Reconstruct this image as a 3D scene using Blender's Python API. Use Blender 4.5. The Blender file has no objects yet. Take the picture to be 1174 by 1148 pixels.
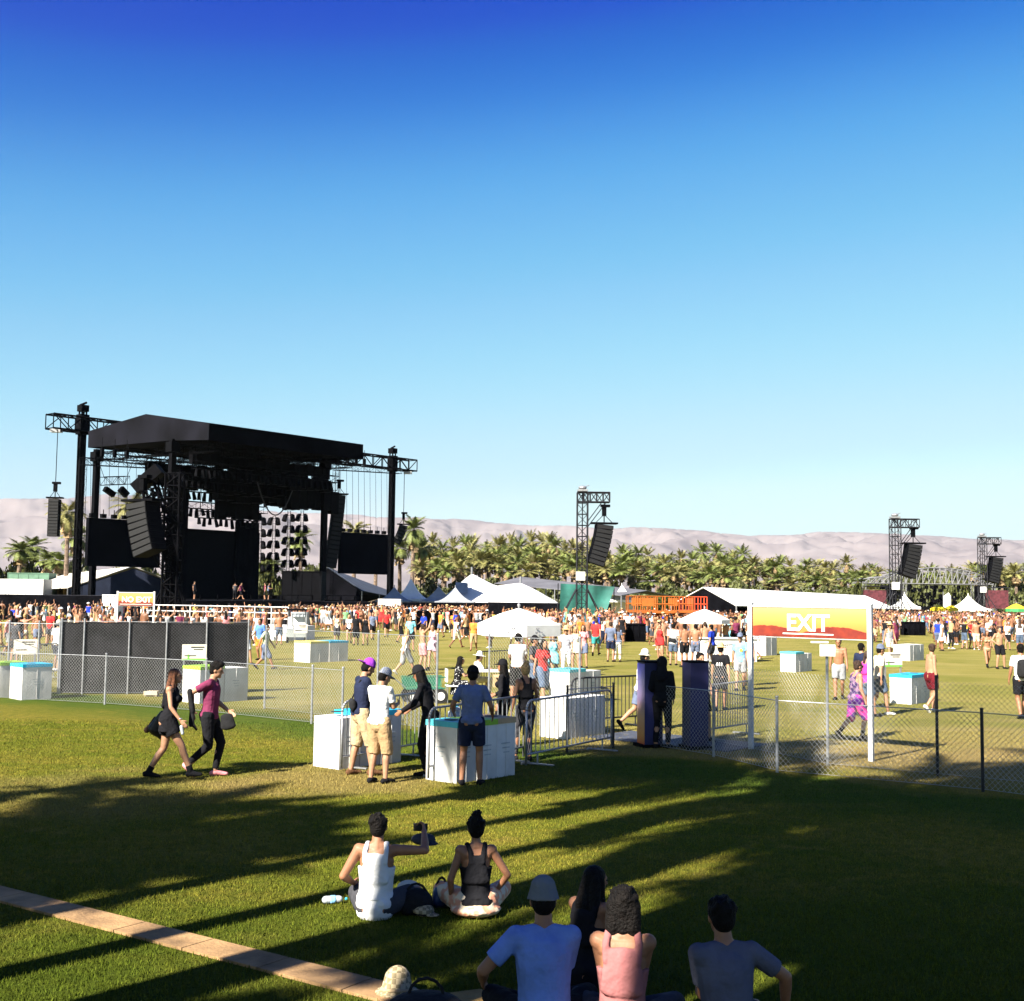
import bpy, bmesh, math, random
import numpy as np
from mathutils import Vector, Matrix
from mathutils import noise as mnoise

SC = bpy.context.scene
COL = SC.collection
R = math.radians
PI = math.pi
rnd = random.Random(11)

# ------------------------------------------------------------------ camera
F = 1400.0; W_PX = 1174.0; CX = 587.0; CY = 574.0; HORIZON = 682.0; CAM_H = 2.85
PITCH = math.atan((HORIZON - CY) / F); ROLL = math.radians(0.7)      # the photographer held the camera a touch askew

def ray(px, py):
    u0 = (px - CX) / F; v0 = (CY - py) / F
    u = u0 * math.cos(ROLL) - v0 * math.sin(ROLL); v = u0 * math.sin(ROLL) + v0 * math.cos(ROLL)
    return Vector((u, math.cos(PITCH) - v * math.sin(PITCH), math.sin(PITCH) + v * math.cos(PITCH)))

def P(px, py, d):
    """point seen at photograph pixel (px, py) at the distance d along the ground"""
    r = ray(px, py)
    return Vector((0, 0, CAM_H)) + r * (d / r.y)

def G(px, py, z=0.0):
    """point of the ground (or of height z) seen at (px, py)"""
    r = ray(px, py)
    return Vector((0, 0, CAM_H)) + r * ((z - CAM_H) / r.z)

def ZP(px, py, d): return P(px, py, d).z
def GX(px, d, z=0.0):
    """a place d metres ahead of the camera on the vertical seen at px"""
    p = P(px, HORIZON, d); return Vector((p.x, d, z))

cam_d = bpy.data.cameras.new("camera")
cam = bpy.data.objects.new("camera", cam_d); COL.objects.link(cam)
cam.location = (0, 0, CAM_H); cam.rotation_euler = (Matrix.Rotation(PI / 2 + PITCH, 3, 'X') @ Matrix.Rotation(ROLL, 3, 'Z')).to_euler()
cam_d.sensor_fit = 'HORIZONTAL'; cam_d.sensor_width = 36.0; cam_d.lens = F / W_PX * 36.0
cam_d.clip_start = 0.1; cam_d.clip_end = 40000
SC.camera = cam

# ------------------------------------------------------------------ materials
_mats = {}
ALB = 0.72      # colours below are for a unit exposure; the scene is exposed for its shade
def mat(name, col, rough=0.85, var=0.12, scale=12.0, bump=0.0, bscale=40.0, metal=0.0, spec=0.3, trans=0.0, tex='noise', col2=None):
    """a procedural material: the colour broken up by noise, with an optional bump"""
    if name in _mats: return _mats[name]
    m = bpy.data.materials.new(name); m.use_nodes = True
    nt = m.node_tree; N = nt.nodes; L = nt.links
    b = N["Principled BSDF"]
    tc = N.new("ShaderNodeTexCoord")
    nz = N.new("ShaderNodeTexNoise"); nz.inputs["Scale"].default_value = scale; nz.inputs["Detail"].default_value = 4
    L.new(tc.outputs["Object"], nz.inputs["Vector"])
    mx = N.new("ShaderNodeMix"); mx.data_type = 'RGBA'
    col = tuple(c * ALB for c in col); col2 = tuple(c * ALB for c in col2) if col2 else None
    c2 = col2 if col2 else tuple(max(0, c * (1 - 2.2 * var)) for c in col)
    c1 = col if col2 else tuple(min(1, c * (1 + var)) for c in col)
    mx.inputs["A"].default_value = (*c1, 1); mx.inputs["B"].default_value = (*c2, 1)
    mr = N.new("ShaderNodeMapRange"); mr.inputs["From Min"].default_value = 0.35; mr.inputs["From Max"].default_value = 0.68
    L.new(nz.outputs["Fac"], mr.inputs["Value"]); L.new(mr.outputs[0], mx.inputs["Factor"])
    L.new(mx.outputs["Result"], b.inputs["Base Color"])
    b.inputs["Roughness"].default_value = rough; b.inputs["Metallic"].default_value = metal
    b.inputs["Specular IOR Level"].default_value = spec
    if trans: b.inputs["Transmission Weight"].default_value = trans
    if bump:
        bz = N.new("ShaderNodeTexNoise"); bz.inputs["Scale"].default_value = bscale; bz.inputs["Detail"].default_value = 3
        L.new(tc.outputs["Object"], bz.inputs["Vector"])
        bp = N.new("ShaderNodeBump"); bp.inputs["Strength"].default_value = bump; bp.inputs["Distance"].default_value = 0.05 if name.startswith("cloth_") else 0.02
        L.new(bz.outputs["Fac"], bp.inputs["Height"]); L.new(bp.outputs["Normal"], b.inputs["Normal"])
    _mats[name] = m
    return m

def cloth(name, col, pattern=None, col2=None, scale=9.0):
    m = mat("cloth_" + name, col, 0.95, 0.08, 5.0, bump=0.9, bscale=7.0, spec=0.08)
    if pattern and not m.get("pat"):
        m["pat"] = 1
        N = m.node_tree.nodes; L = m.node_tree.links; b = N["Principled BSDF"]
        tc = N.new("ShaderNodeTexCoord")
        if pattern == 'stripes':
            w = N.new("ShaderNodeTexWave"); w.bands_direction = 'Z'; w.inputs["Scale"].default_value = scale
        elif pattern == 'plaid':
            w = N.new("ShaderNodeTexChecker"); w.inputs["Scale"].default_value = scale
        elif pattern == 'spots':
            w = N.new("ShaderNodeTexVoronoi"); w.inputs["Scale"].default_value = scale
        else:
            w = N.new("ShaderNodeTexNoise"); w.inputs["Scale"].default_value = scale; w.inputs["Detail"].default_value = 1
        L.new(tc.outputs["Object"], w.inputs["Vector"])
        rp = N.new("ShaderNodeMapRange"); rp.inputs["From Min"].default_value = 0.45; rp.inputs["From Max"].default_value = 0.55
        if pattern == 'spots': rp.inputs["From Min"].default_value = 0.25; rp.inputs["From Max"].default_value = 0.3
        L.new(w.outputs["Fac"] if "Fac" in w.outputs else w.outputs["Distance"], rp.inputs["Value"])
        mx = N.new("ShaderNodeMix"); mx.data_type = 'RGBA'
        mx.inputs["A"].default_value = (*[c * ALB for c in col], 1); mx.inputs["B"].default_value = (*[c * ALB for c in col2], 1)
        L.new(rp.outputs[0], mx.inputs["Factor"]); L.new(mx.outputs["Result"], b.inputs["Base Color"])
    return m

# ------------------------------------------------------------------ objects
def put(o, label=None, cat=None, group=None, kind=None):
    if label: o["label"] = label
    if cat: o["category"] = cat
    if group: o["group"] = group
    if kind: o["kind"] = kind
    return o

def thing(name, label, cat, loc=(0, 0, 0), rz=0.0, group=None):
    o = bpy.data.objects.new(name, None); COL.objects.link(o)
    o.location = loc; o.rotation_euler = (0, 0, rz); o.empty_display_size = 0.2
    return put(o, label, cat, group)

def link(name, mesh, parent=None, loc=(0, 0, 0), rot=(0, 0, 0)):
    o = bpy.data.objects.new(name, mesh); COL.objects.link(o)
    if parent: o.parent = parent
    o.location = loc; o.rotation_euler = rot
    return o

_kids = {}
def copy_tree(o, parent=None):
    c = o.copy(); COL.objects.link(c); c.parent = parent
    for ch in [x for x in o.children]: copy_tree(ch, c)
    return c

class MB:
    """collects shapes, then links them as ONE mesh object"""
    def __init__(s): s.v = []; s.f = []; s.m = []; s.mi = 0
    def mat(s, i): s.mi = i; return s
    def add(s, vs, fs):
        n = len(s.v); s.v += [tuple(x) for x in vs]; s.f += [tuple(i + n for i in f) for f in fs]; s.m += [s.mi] * len(fs)
    def box(s, c, d, rz=0, rot=None):
        M = rot if rot is not None else Matrix.Rotation(rz, 3, 'Z'); c = Vector(c)
        x, y, z = d[0] / 2, d[1] / 2, d[2] / 2
        vs = [c + M @ Vector(p) for p in ((-x, -y, -z), (x, -y, -z), (x, y, -z), (-x, y, -z), (-x, -y, z), (x, -y, z), (x, y, z), (-x, y, z))]
        s.add(vs, [(0, 3, 2, 1), (4, 5, 6, 7), (0, 1, 5, 4), (1, 2, 6, 5), (2, 3, 7, 6), (3, 0, 4, 7)])
    def bar(s, p, q, r, n=4, r2=None):
        p = Vector(p); q = Vector(q); d = q - p
        if d.length < 1e-6: return
        a = d.orthogonal().normalized(); b = d.normalized().cross(a); r2 = r if r2 is None else r2
        vs = []
        for e, rr in ((p, r), (q, r2)):
            for k in range(n):
                t = 2 * PI * (k + .5) / n; vs.append(e + a * (math.cos(t) * rr) + b * (math.sin(t) * rr))
        fs = [(k, (k + 1) % n, n + (k + 1) % n, n + k) for k in range(n)] + [tuple(range(n))[::-1], tuple(range(n, 2 * n))]
        s.add(vs, fs)
    def tube(s, pts, r, n=8):
        for a, b in zip(pts, pts[1:]): s.bar(a, b, r, n)
    def quad(s, a, b, c, d): s.add([a, b, c, d], [(0, 1, 2, 3)])
    def slab(s, pts, h):
        """a polygon given thickness h (vector)"""
        h = Vector(h); n = len(pts); a = [Vector(p) for p in pts]
        s.add(a + [p + h for p in a], [tuple(range(n))[::-1], tuple(range(n, 2 * n))] + [(k, (k + 1) % n, n + (k + 1) % n, n + k) for k in range(n)])
    def truss(s, p, q, w, bay=None, rc=None, rd=None, up=Vector((0, 0, 1))):
        """four chords with zig-zag lacing"""
        p = Vector(p); q = Vector(q); d = (q - p); Ln = d.length; d.normalize()
        if abs(d.dot(up)) > .9: up = Vector((1, 0, 0))
        a = d.cross(up).normalized(); b = a.cross(d).normalized()
        rc = rc or w * .05; rd = rd or w * .03; n = max(1, round(Ln / (bay or w)))
        cs = [(a * sx + b * sz) * (w / 2) for sx, sz in ((-1, -1), (1, -1), (1, 1), (-1, 1))]
        for c in cs: s.bar(p + c, q + c, rc)
        for i in range(n + 1):
            t = p + d * (Ln * i / n)
            for k in range(4):
                s.bar(t + cs[k], t + cs[(k + 1) % 4], rd)
                if i < n:
                    t2 = p + d * (Ln * (i + 1) / n); k2 = (k + 1) % 4
                    s.bar((t + cs[k]) if i % 2 else (t + cs[k2]), (t2 + cs[k2]) if i % 2 else (t2 + cs[k]), rd)
    def disc(s, c, r, n=12, nrm=(0, 0, 1), h=0.02):
        nrm = Vector(nrm).normalized(); s.bar(Vector(c), Vector(c) + nrm * h, r, n)
    def ell(s, c, r, rot=None, nu=12, nv=8):
        c = Vector(c); M = rot if rot is not None else Matrix.Identity(3)
        vs = [c + M @ Vector((0, 0, -r[2]))]
        for j in range(1, nv):
            t = PI * j / nv - PI / 2
            for i in range(nu):
                a = 2 * PI * i / nu; vs.append(c + M @ Vector((r[0] * math.cos(t) * math.cos(a), r[1] * math.cos(t) * math.sin(a), r[2] * math.sin(t))))
        vs.append(c + M @ Vector((0, 0, r[2]))); T = len(vs) - 1
        fs = [(0, 1 + (i + 1) % nu, 1 + i) for i in range(nu)]
        for j in range(nv - 2):
            for i in range(nu):
                p = 1 + j * nu + i; q = 1 + j * nu + (i + 1) % nu; fs.append((p, q, q + nu, p + nu))
        b = 1 + (nv - 2) * nu
        fs += [(b + i, b + (i + 1) % nu, T) for i in range(nu)]
        s.add(vs, fs)
    def cap(s, p0, r0, p1, r1, side=None, flat=(1.0, 1.0), ends=(1, 1), n=12):
        """tapered capsule; side = direction in which r applies in full, flat = ratio across it at each end"""
        p0 = Vector(p0); p1 = Vector(p1); d = p1 - p0; Ln = max(d.length, 1e-5); d = d / Ln
        a = Vector(side) if side is not None else d.orthogonal()
        a = a - d * a.dot(d)
        a = a.normalized() if a.length > 1e-5 else d.orthogonal().normalized()
        b = d.cross(a); rings = []
        if ends[0]:
            for t in (80, 55, 28): rings.append((p0 - d * (r0 * min(flat[0], 1) * math.sin(R(t))), r0 * math.cos(R(t)), flat[0]))
        rings.append((p0, r0, flat[0])); rings.append(((p0 + p1) / 2, (r0 + r1) / 2, (flat[0] + flat[1]) / 2)); rings.append((p1, r1, flat[1]))
        if ends[1]:
            for t in (28, 55, 80): rings.append((p1 + d * (r1 * min(flat[1], 1) * math.sin(R(t))), r1 * math.cos(R(t)), flat[1]))
        vs = []
        for c, r, fl in rings:
            for k in range(n):
                t = 2 * PI * k / n; vs.append(c + a * (r * math.cos(t)) + b * (r * fl * math.sin(t)))
        m = len(rings); fs = []
        for j in range(m - 1):
            for k in range(n): fs.append((j * n + k, j * n + (k + 1) % n, (j + 1) * n + (k + 1) % n, (j + 1) * n + k))
        fs += [tuple(range(n))[::-1], tuple(range((m - 1) * n, m * n))]
        s.add(vs, fs)
    def mesh(s, name, mats=None, smooth=False, off=None):
        me = bpy.data.meshes.new(name)
        v = s.v
        if off is not None: v = [(x - off[0], y - off[1], z - off[2]) for x, y, z in v]
        me.from_pydata(v, [], s.f)
        if mats:
            for m in (mats if isinstance(mats, (list, tuple)) else [mats]): me.materials.append(m)
            me.polygons.foreach_set("material_index", s.m)
        if smooth: me.polygons.foreach_set("use_smooth", [True] * len(me.polygons))
        me.update(); return me
    def build(s, name, mats, parent=None, off=None, smooth=False, loc=(0, 0, 0), rot=(0, 0, 0)):
        if parent is not None and off is None: off = None
        return link(name, s.mesh(name, mats, smooth, off), parent, loc, rot)

def remesh(mb, voxel, smooth=3, name="body", mats=None, classify=None, sc=1.0, sf=0.5):
    """melt the collected shapes into one continuous surface"""
    me = mb.mesh(name)
    o = bpy.data.objects.new("tmp", me); COL.objects.link(o)
    m = o.modifiers.new("r", 'REMESH'); m.mode = 'VOXEL'; m.voxel_size = voxel; m.use_smooth_shade = True
    if smooth:
        q = o.modifiers.new("s", 'SMOOTH'); q.factor = sf; q.iterations = smooth
    dg = bpy.context.evaluated_depsgraph_get()
    out = bpy.data.meshes.new_from_object(o.evaluated_get(dg))
    bpy.data.objects.remove(o); bpy.data.meshes.remove(me)
    out.name = name
    if sc != 1.0: out.transform(Matrix.Scale(sc, 4))
    out.materials.clear()
    if mats:
        for x in mats: out.materials.append(x)
    if classify and len(out.polygons):
        n = len(out.vertices); co = np.empty(n * 3, 'f'); out.vertices.foreach_get("co", co); co = co.reshape(-1, 3) / sc
        cen = np.empty(len(out.polygons) * 3, 'f'); out.polygons.foreach_get("center", cen); cen = cen.reshape(-1, 3) / sc
        out.polygons.foreach_set("material_index", classify(cen).astype('i'))
    return out

def text_mesh(s, size, mats, name="lettering", depth=0.004, bold=0.0):
    cu = bpy.data.curves.new("t", 'FONT'); cu.body = s; cu.size = size; cu.align_x = 'CENTER'; cu.align_y = 'CENTER'; cu.extrude = depth; cu.offset = bold
    o = bpy.data.objects.new("t", cu); COL.objects.link(o)
    dg = bpy.context.evaluated_depsgraph_get()
    me = bpy.data.meshes.new_from_object(o.evaluated_get(dg)); bpy.data.objects.remove(o); bpy.data.curves.remove(cu)
    me.name = name; me.materials.clear(); me.materials.append(mats); return me
# ------------------------------------------------------------------ sky and sun
SUN_EL = 38.0
SH = Vector((0.643, 0.766, 0))            # the way the shadows fall on the ground
world = bpy.data.worlds.new("World"); SC.world = world; world.use_nodes = True
_N = world.node_tree.nodes; _L = world.node_tree.links
_sky = _N.new("ShaderNodeTexSky"); _sky.sky_type = 'NISHITA'; _sky.sun_disc = False
_sky.sun_elevation = R(SUN_EL); _sky.sun_rotation = math.atan2(-SH.x, -SH.y)
_sky.altitude = 0; _sky.air_density = 1.0; _sky.dust_density = 0.6; _sky.ozone_density = 3.0
_bg = _N["Background"]
# the photograph's film-like rendering of the sky: each channel's response to the sky's own brightness
_cv = _N.new("ShaderNodeRGBCurve"); _mp = _cv.mapping; _mp.use_clip = True
def _curve(c, pts):
    c.points[0].location = pts[0]; c.points[1].location = pts[-1]
    for p in pts[1:-1]: c.points.new(*p)
EXPO = 2.08; _k = 2 ** -EXPO
def _fin(c, pts): _curve(c, [(x, y * _k) for x, y in pts])
_fin(_mp.curves[0], [(0, 0), (0.1384, 0), (0.15, 0.0152), (0.162, 0.0465), (0.1779, 0.0881), (0.1981, 0.1376), (0.2232, 0.1896), (0.2502, 0.2554), (0.2918, 0.3324), (0.3372, 0.4158), (0.4072, 0.5353), (0.4969, 0.6392), (0.5711, 0.7584), (1, 0.78)])
_fin(_mp.curves[1], [(0, 0.01), (0.15, 0.02), (0.227, 0.0682), (0.2384, 0.1166), (0.2582, 0.1917), (0.2789, 0.2857), (0.305, 0.3885), (0.3372, 0.4706), (0.3712, 0.5413), (0.4179, 0.6185), (0.4735, 0.7033), (0.5333, 0.7708), (0.6172, 0.8368), (0.7084, 0.9047), (0.7605, 0.9848), (1, 0.99)])
_fin(_mp.curves[2], [(0, 0.06), (0.3, 0.36), (0.4125, 0.6068), (0.4342, 0.6422), (0.4621, 0.7017), (0.491, 0.7645), (0.5271, 0.8223), (0.5647, 0.8563), (0.6105, 0.8824), (0.6584, 0.9187), (0.7157, 0.947), (0.7682, 0.9669), (0.8148, 0.978), (0.8308, 0.9799), (1, 0.99)])
_mp.update()
_mul = _N.new("ShaderNodeVectorMath"); _mul.operation = 'SCALE'; _mul.inputs["Scale"].default_value = 0.12
_L.new(_sky.outputs[0], _mul.inputs[0]); _L.new(_mul.outputs[0], _cv.inputs["Color"])
_L.new(_cv.outputs[0], _bg.inputs["Color"]); _bg.inputs["Strength"].default_value = 1.0
sun_d = bpy.data.lights.new("sun", 'SUN'); sun_d.energy = 5.0; sun_d.angle = R(0.5); sun_d.color = (1.0, 0.93, 0.80)
sun = bpy.data.objects.new("sun", sun_d); COL.objects.link(sun)
_dir = Vector((SH.x * math.cos(R(SUN_EL)), SH.y * math.cos(R(SUN_EL)), -math.sin(R(SUN_EL))))
sun.rotation_euler = _dir.to_track_quat('-Z', 'Y').to_euler(); sun.location = (-10, -10, 30)
SC.view_settings.view_transform = 'Standard'; SC.view_settings.look = 'None'; SC.view_settings.gamma = 1.0
SC.view_settings.exposure = EXPO

# ------------------------------------------------------------------ ground
def ground_material(bump=0.9, name="lawn"):
    m = bpy.data.materials.new(name); m.use_nodes = True
    N = m.node_tree.nodes; L = m.node_tree.links; b = N["Principled BSDF"]
    geo = N.new("ShaderNodeNewGeometry"); sep = N.new("ShaderNodeSeparateXYZ"); L.new(geo.outputs["Position"], sep.inputs[0])
    def noise(scale, det=4, dist=0.0, stretch=None):
        n = N.new("ShaderNodeTexNoise"); n.inputs["Scale"].default_value = scale; n.inputs["Detail"].default_value = det; n.inputs["Distortion"].default_value = dist
        if stretch:
            mp = N.new("ShaderNodeMapping"); mp.inputs["Scale"].default_value = stretch; mp.inputs["Rotation"].default_value = (0, 0, R(8))
            L.new(geo.outputs["Position"], mp.inputs[0]); L.new(mp.outputs[0], n.inputs["Vector"])
        else: L.new(geo.outputs["Position"], n.inputs["Vector"])
        return n.outputs["Fac"]
    def rng(s, a, c, lo=0.0, hi=1.0):
        r = N.new("ShaderNodeMapRange"); r.interpolation_type = 'SMOOTHSTEP'
        r.inputs["From Min"].default_value = a; r.inputs["From Max"].default_value = c; r.inputs["To Min"].default_value = lo; r.inputs["To Max"].default_value = hi
        L.new(s, r.inputs["Value"]); return r.outputs[0]
    def mix(f, a, c):
        x = N.new("ShaderNodeMix"); x.data_type = 'RGBA'
        if isinstance(f, (int, float)): x.inputs["Factor"].default_value = f
        else: L.new(f, x.inputs["Factor"])
        for k, v in (("A", a), ("B", c)):
            if isinstance(v, tuple): x.inputs[k].default_value = (*v, 1)
            else: L.new(v, x.inputs[k])
        return x.outputs["Result"]
    def mth(op, a, c=None, clamp=False):
        x = N.new("ShaderNodeMath"); x.operation = op; x.use_clamp = clamp
        for i, v in enumerate((a, c)):
            if v is None: continue
            if isinstance(v, (int, float)): x.inputs[i].default_value = v
            else: L.new(v, x.inputs[i])
        return x.outputs[0]
    green = (0.135, 0.150, 0.012); lush = (0.065, 0.105, 0.010); dry = (0.300, 0.220, 0.038); dirt = (0.27, 0.195, 0.080)
    patch = rng(noise(0.22, 5, 0.6), 0.40, 0.66)
    c = mix(mth('MULTIPLY', patch, 0.75), green, dry)
    c = mix(rng(noise(0.9, 4, 0, (0.35, 1.6, 1)), 0.45, 0.72, 0, 0.55), c, dry)
    c = mix(rng(noise(6.0, 4), 0.3, 0.75, 0, 0.6), c, lush)
    c = mix(rng(noise(2.2, 5, 1.0), 0.55, 0.75, 0, 0.6), c, (0.30, 0.22, 0.05))
    c = mix(rng(noise(3.1, 5, .5), 0.58, 0.8, 0, 0.7), c, (0.045, 0.070, 0.009))
    c = mix(rng(noise(38.0, 3), 0.42, 0.66, 0, 0.62), c, (0.045, 0.058, 0.008))
    c = mix(rng(noise(150.0, 2), 0.5, 0.7, 0, 0.5), c, (0.25, 0.21, 0.05))
    # fence line: y + 0.82 x - 23.4 = 0 ; unworn lush strip just this side of the fence, dry worn turf beyond
    fl = mth('ADD', mth('ADD', sep.outputs["Y"], mth('MULTIPLY', sep.outputs["X"], 0.82)), -23.4)
    fl = mth('ADD', fl, mth('MULTIPLY', mth('ADD', noise(0.5, 3), -0.5), 3.0))
    strip = mth('MULTIPLY', rng(fl, -4.5, -1.0), rng(fl, 0.0, 0.9, 1, 0))
    c = mix(mth('MULTIPLY', strip, 0.75), c, (0.040, 0.090, 0.014))
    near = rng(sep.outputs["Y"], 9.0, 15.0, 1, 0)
    c = mix(mth('MULTIPLY', near, 0.75), c, (0.050, 0.075, 0.008))  # near turf darkened in its colour to deepen the shade over it
    beyond = rng(fl, 0.3, 2.5)
    worn = mix(rng(noise(0.30, 5, 0.8), 0.36, 0.60, 0.15, 0.95), (0.205, 0.200, 0.045), (0.315, 0.268, 0.080))
    worn = mix(rng(noise(0.5, 4, 0, (0.25, 1.8, 1)), 0.5, 0.7, 0, 0.5), worn, (0.44, 0.35, 0.15))
    worn = mix(rng(noise(25.0, 4), 0.4, 0.7, 0, 0.45), worn, (0.14, 0.125, 0.032))
    c = mix(mth('MULTIPLY', beyond, 0.82), c, worn)
    # worn sand in front of the gate and by the sign
    def spot(x, y, r, amt):
        dx = mth('ADD', sep.outputs["X"], -x); dy = mth('ADD', sep.outputs["Y"], -y)
        d2 = mth('SQRT', mth('ADD', mth('MULTIPLY', dx, dx), mth('MULTIPLY', dy, dy)))
        d2 = mth('ADD', d2, mth('MULTIPLY', mth('ADD', noise(0.9, 4), -0.5), r * 1.3))
        return rng(d2, r * 0.35, r, amt, 0)
    for x, y, r, a in ((-2.6, 19.0, 2.4, .55), (2.9, 24.0, 3.2, .5), (7.5, 22.0, 4.0, .75), (11.0, 24.0, 5.0, .45), (-6.0, 17.5, 3.0, .35)):
        c = mix(spot(x, y, r, a), c, dirt)
    c = mix(rng(sep.outputs["Y"], 240.0, 420.0), c, (0.2, 0.16, 0.09))
    sc_ = N.new("ShaderNodeVectorMath"); sc_.operation = 'SCALE'; L.new(c, sc_.inputs[0]); sc_.inputs["Scale"].default_value = ALB
    if not bump:      # every blade a little different
        geo2 = N.new("ShaderNodeNewGeometry"); L.new(rng(geo2.outputs["Random Per Island"], 0.0, 1.0, ALB * 0.75, ALB * 1.40), sc_.inputs["Scale"])
    L.new(sc_.outputs[0], b.inputs["Base Color"]); b.inputs["Roughness"].default_value = 0.95; b.inputs["Specular IOR Level"].default_value = 0.03
    bp = N.new("ShaderNodeBump"); bp.inputs["Strength"].default_value = bump; bp.inputs["Distance"].default_value = 0.03
    h = mth('ADD', noise(45.0, 4), mth('MULTIPLY', noise(140.0, 2), 0.7)); L.new(h, bp.inputs["Height"])
    if bump: L.new(bp.outputs[0], b.inputs["Normal"])
    return m

g = MB(); S_ = 12500.0
g.quad((-S_, -S_, 0), (S_, -S_, 0), (S_, S_, 0), (-S_, S_, 0))
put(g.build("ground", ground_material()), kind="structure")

# short lawn blades where the turf is close enough to show them
def grass_blades():
    n = 430000; rs = np.random.RandomState(5)
    d = 5.2 + (27 - 5.2) * rs.rand(n) ** 1.9; x = (rs.rand(n) * 2 - 1) * (d * 0.44 + .4)
    # keep them off the path
    pa, pb = PATH_A, PATH_B; dx, dy = pb[0] - pa[0], pb[1] - pa[1]; ln = math.hypot(dx, dy)
    off = ((x - pa[0]) * dy - (d - pa[1]) * dx) / ln
    keep = (off < -0.01) | (off > PATH_W + 0.01); x = x[keep]; d = d[keep]; n = len(x)
    h = 0.014 + 0.030 * rs.rand(n) ** 1.6; w = 0.0022 + 0.0018 * rs.rand(n) + d * 0.00012; a = rs.rand(n) * 2 * PI; ln_ = rs.rand(n) * 0.022; b = rs.rand(n) * 2 * PI
    v = np.zeros((n, 3, 3), 'f')
    v[:, 0] = np.stack([x - np.cos(a) * w, d - np.sin(a) * w, np.zeros(n)], 1); v[:, 1] = np.stack([x + np.cos(a) * w, d + np.sin(a) * w, np.zeros(n)], 1)
    v[:, 2] = np.stack([x + np.cos(b) * ln_, d + np.sin(b) * ln_, h], 1)
    me = bpy.data.meshes.new("grass"); me.vertices.add(n * 3); me.vertices.foreach_set("co", v.ravel())
    me.loops.add(n * 3); me.loops.foreach_set("vertex_index", np.arange(n * 3, dtype='i'))
    me.polygons.add(n); me.polygons.foreach_set("loop_start", np.arange(0, n * 3, 3, dtype='i')); me.polygons.foreach_set("loop_total", np.full(n, 3, 'i'))
    me.update()
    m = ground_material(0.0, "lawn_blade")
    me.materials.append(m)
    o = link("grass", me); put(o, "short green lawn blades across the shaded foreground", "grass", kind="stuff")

# the narrow concrete path that cuts across the near lawn
_a0 = G(0, 1018); _a1 = G(440, 1128)
_dirp = (_a1 - _a0).normalized(); PATH_A = (_a0 - _dirp * 3)[:2]; PATH_B = (_a1 + _dirp * 1.6)[:2]; PATH_W = 0.33
_nrm = Vector((_dirp.y, -_dirp.x, 0))
if _nrm.y > 0: _nrm = -_nrm
pm = mat("path_concrete", (0.34, 0.205, 0.095), 0.95, 0.22, 2.5, bump=0.5, bscale=30)
pth = MB(); L0 = Vector((*PATH_A, 0)); L1 = Vector((*PATH_B, 0)); n_ = 11
for i in range(n_):
    a = L0.lerp(L1, i / n_) + _dirp * 0.006; b = L0.lerp(L1, (i + 1) / n_) - _dirp * 0.006
    pth.slab([a, a + _nrm * PATH_W, b + _nrm * PATH_W, b][::1], (0, 0, 0.022))
put(pth.build("path", pm), kind="structure")
grass_blades()

# ------------------------------------------------------------------ mountains
def mountains():
    prof = [(-600, 600), (-300, 575), (0, 568), (60, 567), (120, 565), (200, 572), (300, 582), (400, 588), (480, 590), (520, 593), (560, 597), (620, 602), (700, 603), (760, 604), (830, 611), (860, 614), (900, 613), (940, 609), (1000, 611), (1060, 613), (1174, 619), (1500, 610), (1900, 600)]
    xs = [p[0] for p in prof]; hs = [(ZP(p[0], p[1], 1000.0) - CAM_H) / 1000.0 * F for p in prof]
    NA, ND = 640, 150; v = []; f = []
    for i in range(NA):
        px = -650 + 2500 * i / (NA - 1); ridge = np.interp(px, xs, hs) / F
        for j in range(ND):
            t = j / (ND - 1); d = 4300 + 5700 * t; x = (px - CX) / F * d
            top = ridge * 8800 * 1.0
            s = 1 / (1 + math.exp(-(t - 0.42) * 8)) - 0.034
            q = Vector((x * 0.00055, d * 0.00055, 0.3))
            rg = 1 - abs(mnoise.fractal(q, 0.9, 2.1, 5)) * 1.8
            fine = mnoise.fractal(Vector((x * 0.0022, d * 0.0022, 3)), 1.0, 2.0, 4)
            z = top * s * (0.72 + 0.34 * rg) + fine * 50 * s - abs(mnoise.fractal(Vector((x * 0.0013, d * 0.0013, 9)), 0.7, 2.3, 6)) * 65 * s
            if t > 0.80: z *= 1 - (t - 0.80) * 0.8
            v.append((x, d, max(z, -5) if j else -5))
    # rescale every column so that its skyline sits where the photograph has it
    v = np.array(v).reshape(NA, ND, 3)
    for i in range(NA):
        px = -650 + 2500 * i / (NA - 1); ridge = np.interp(px, xs, hs) / F
        cur = max((v[i, j, 2] - CAM_H) / v[i, j, 1] for j in range(ND))
        v[i, 1:, 2] *= 0.25 + 0.75 * (ridge / cur) if cur > 0 else 1
    sm = v[:, :, 2].copy()
    for i in range(NA - 1):
        for j in range(ND - 1): a = i * ND + j; f.append((a, a + ND, a + ND + 1, a + 1))
    me = bpy.data.meshes.new("mountains"); me.from_pydata([tuple(p) for p in v.reshape(-1, 3)], [], f)
    me.polygons.foreach_set("use_smooth", [True] * len(me.polygons))
    m = mat("desert_rock", (0.228, 0.195, 0.195), 1.0, 0.2, 0.002, bump=0, spec=0.05, col2=(0.178, 0.148, 0.150))
    me.materials.append(m); put(link("mountains", me), kind="structure")
mountains()

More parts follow.
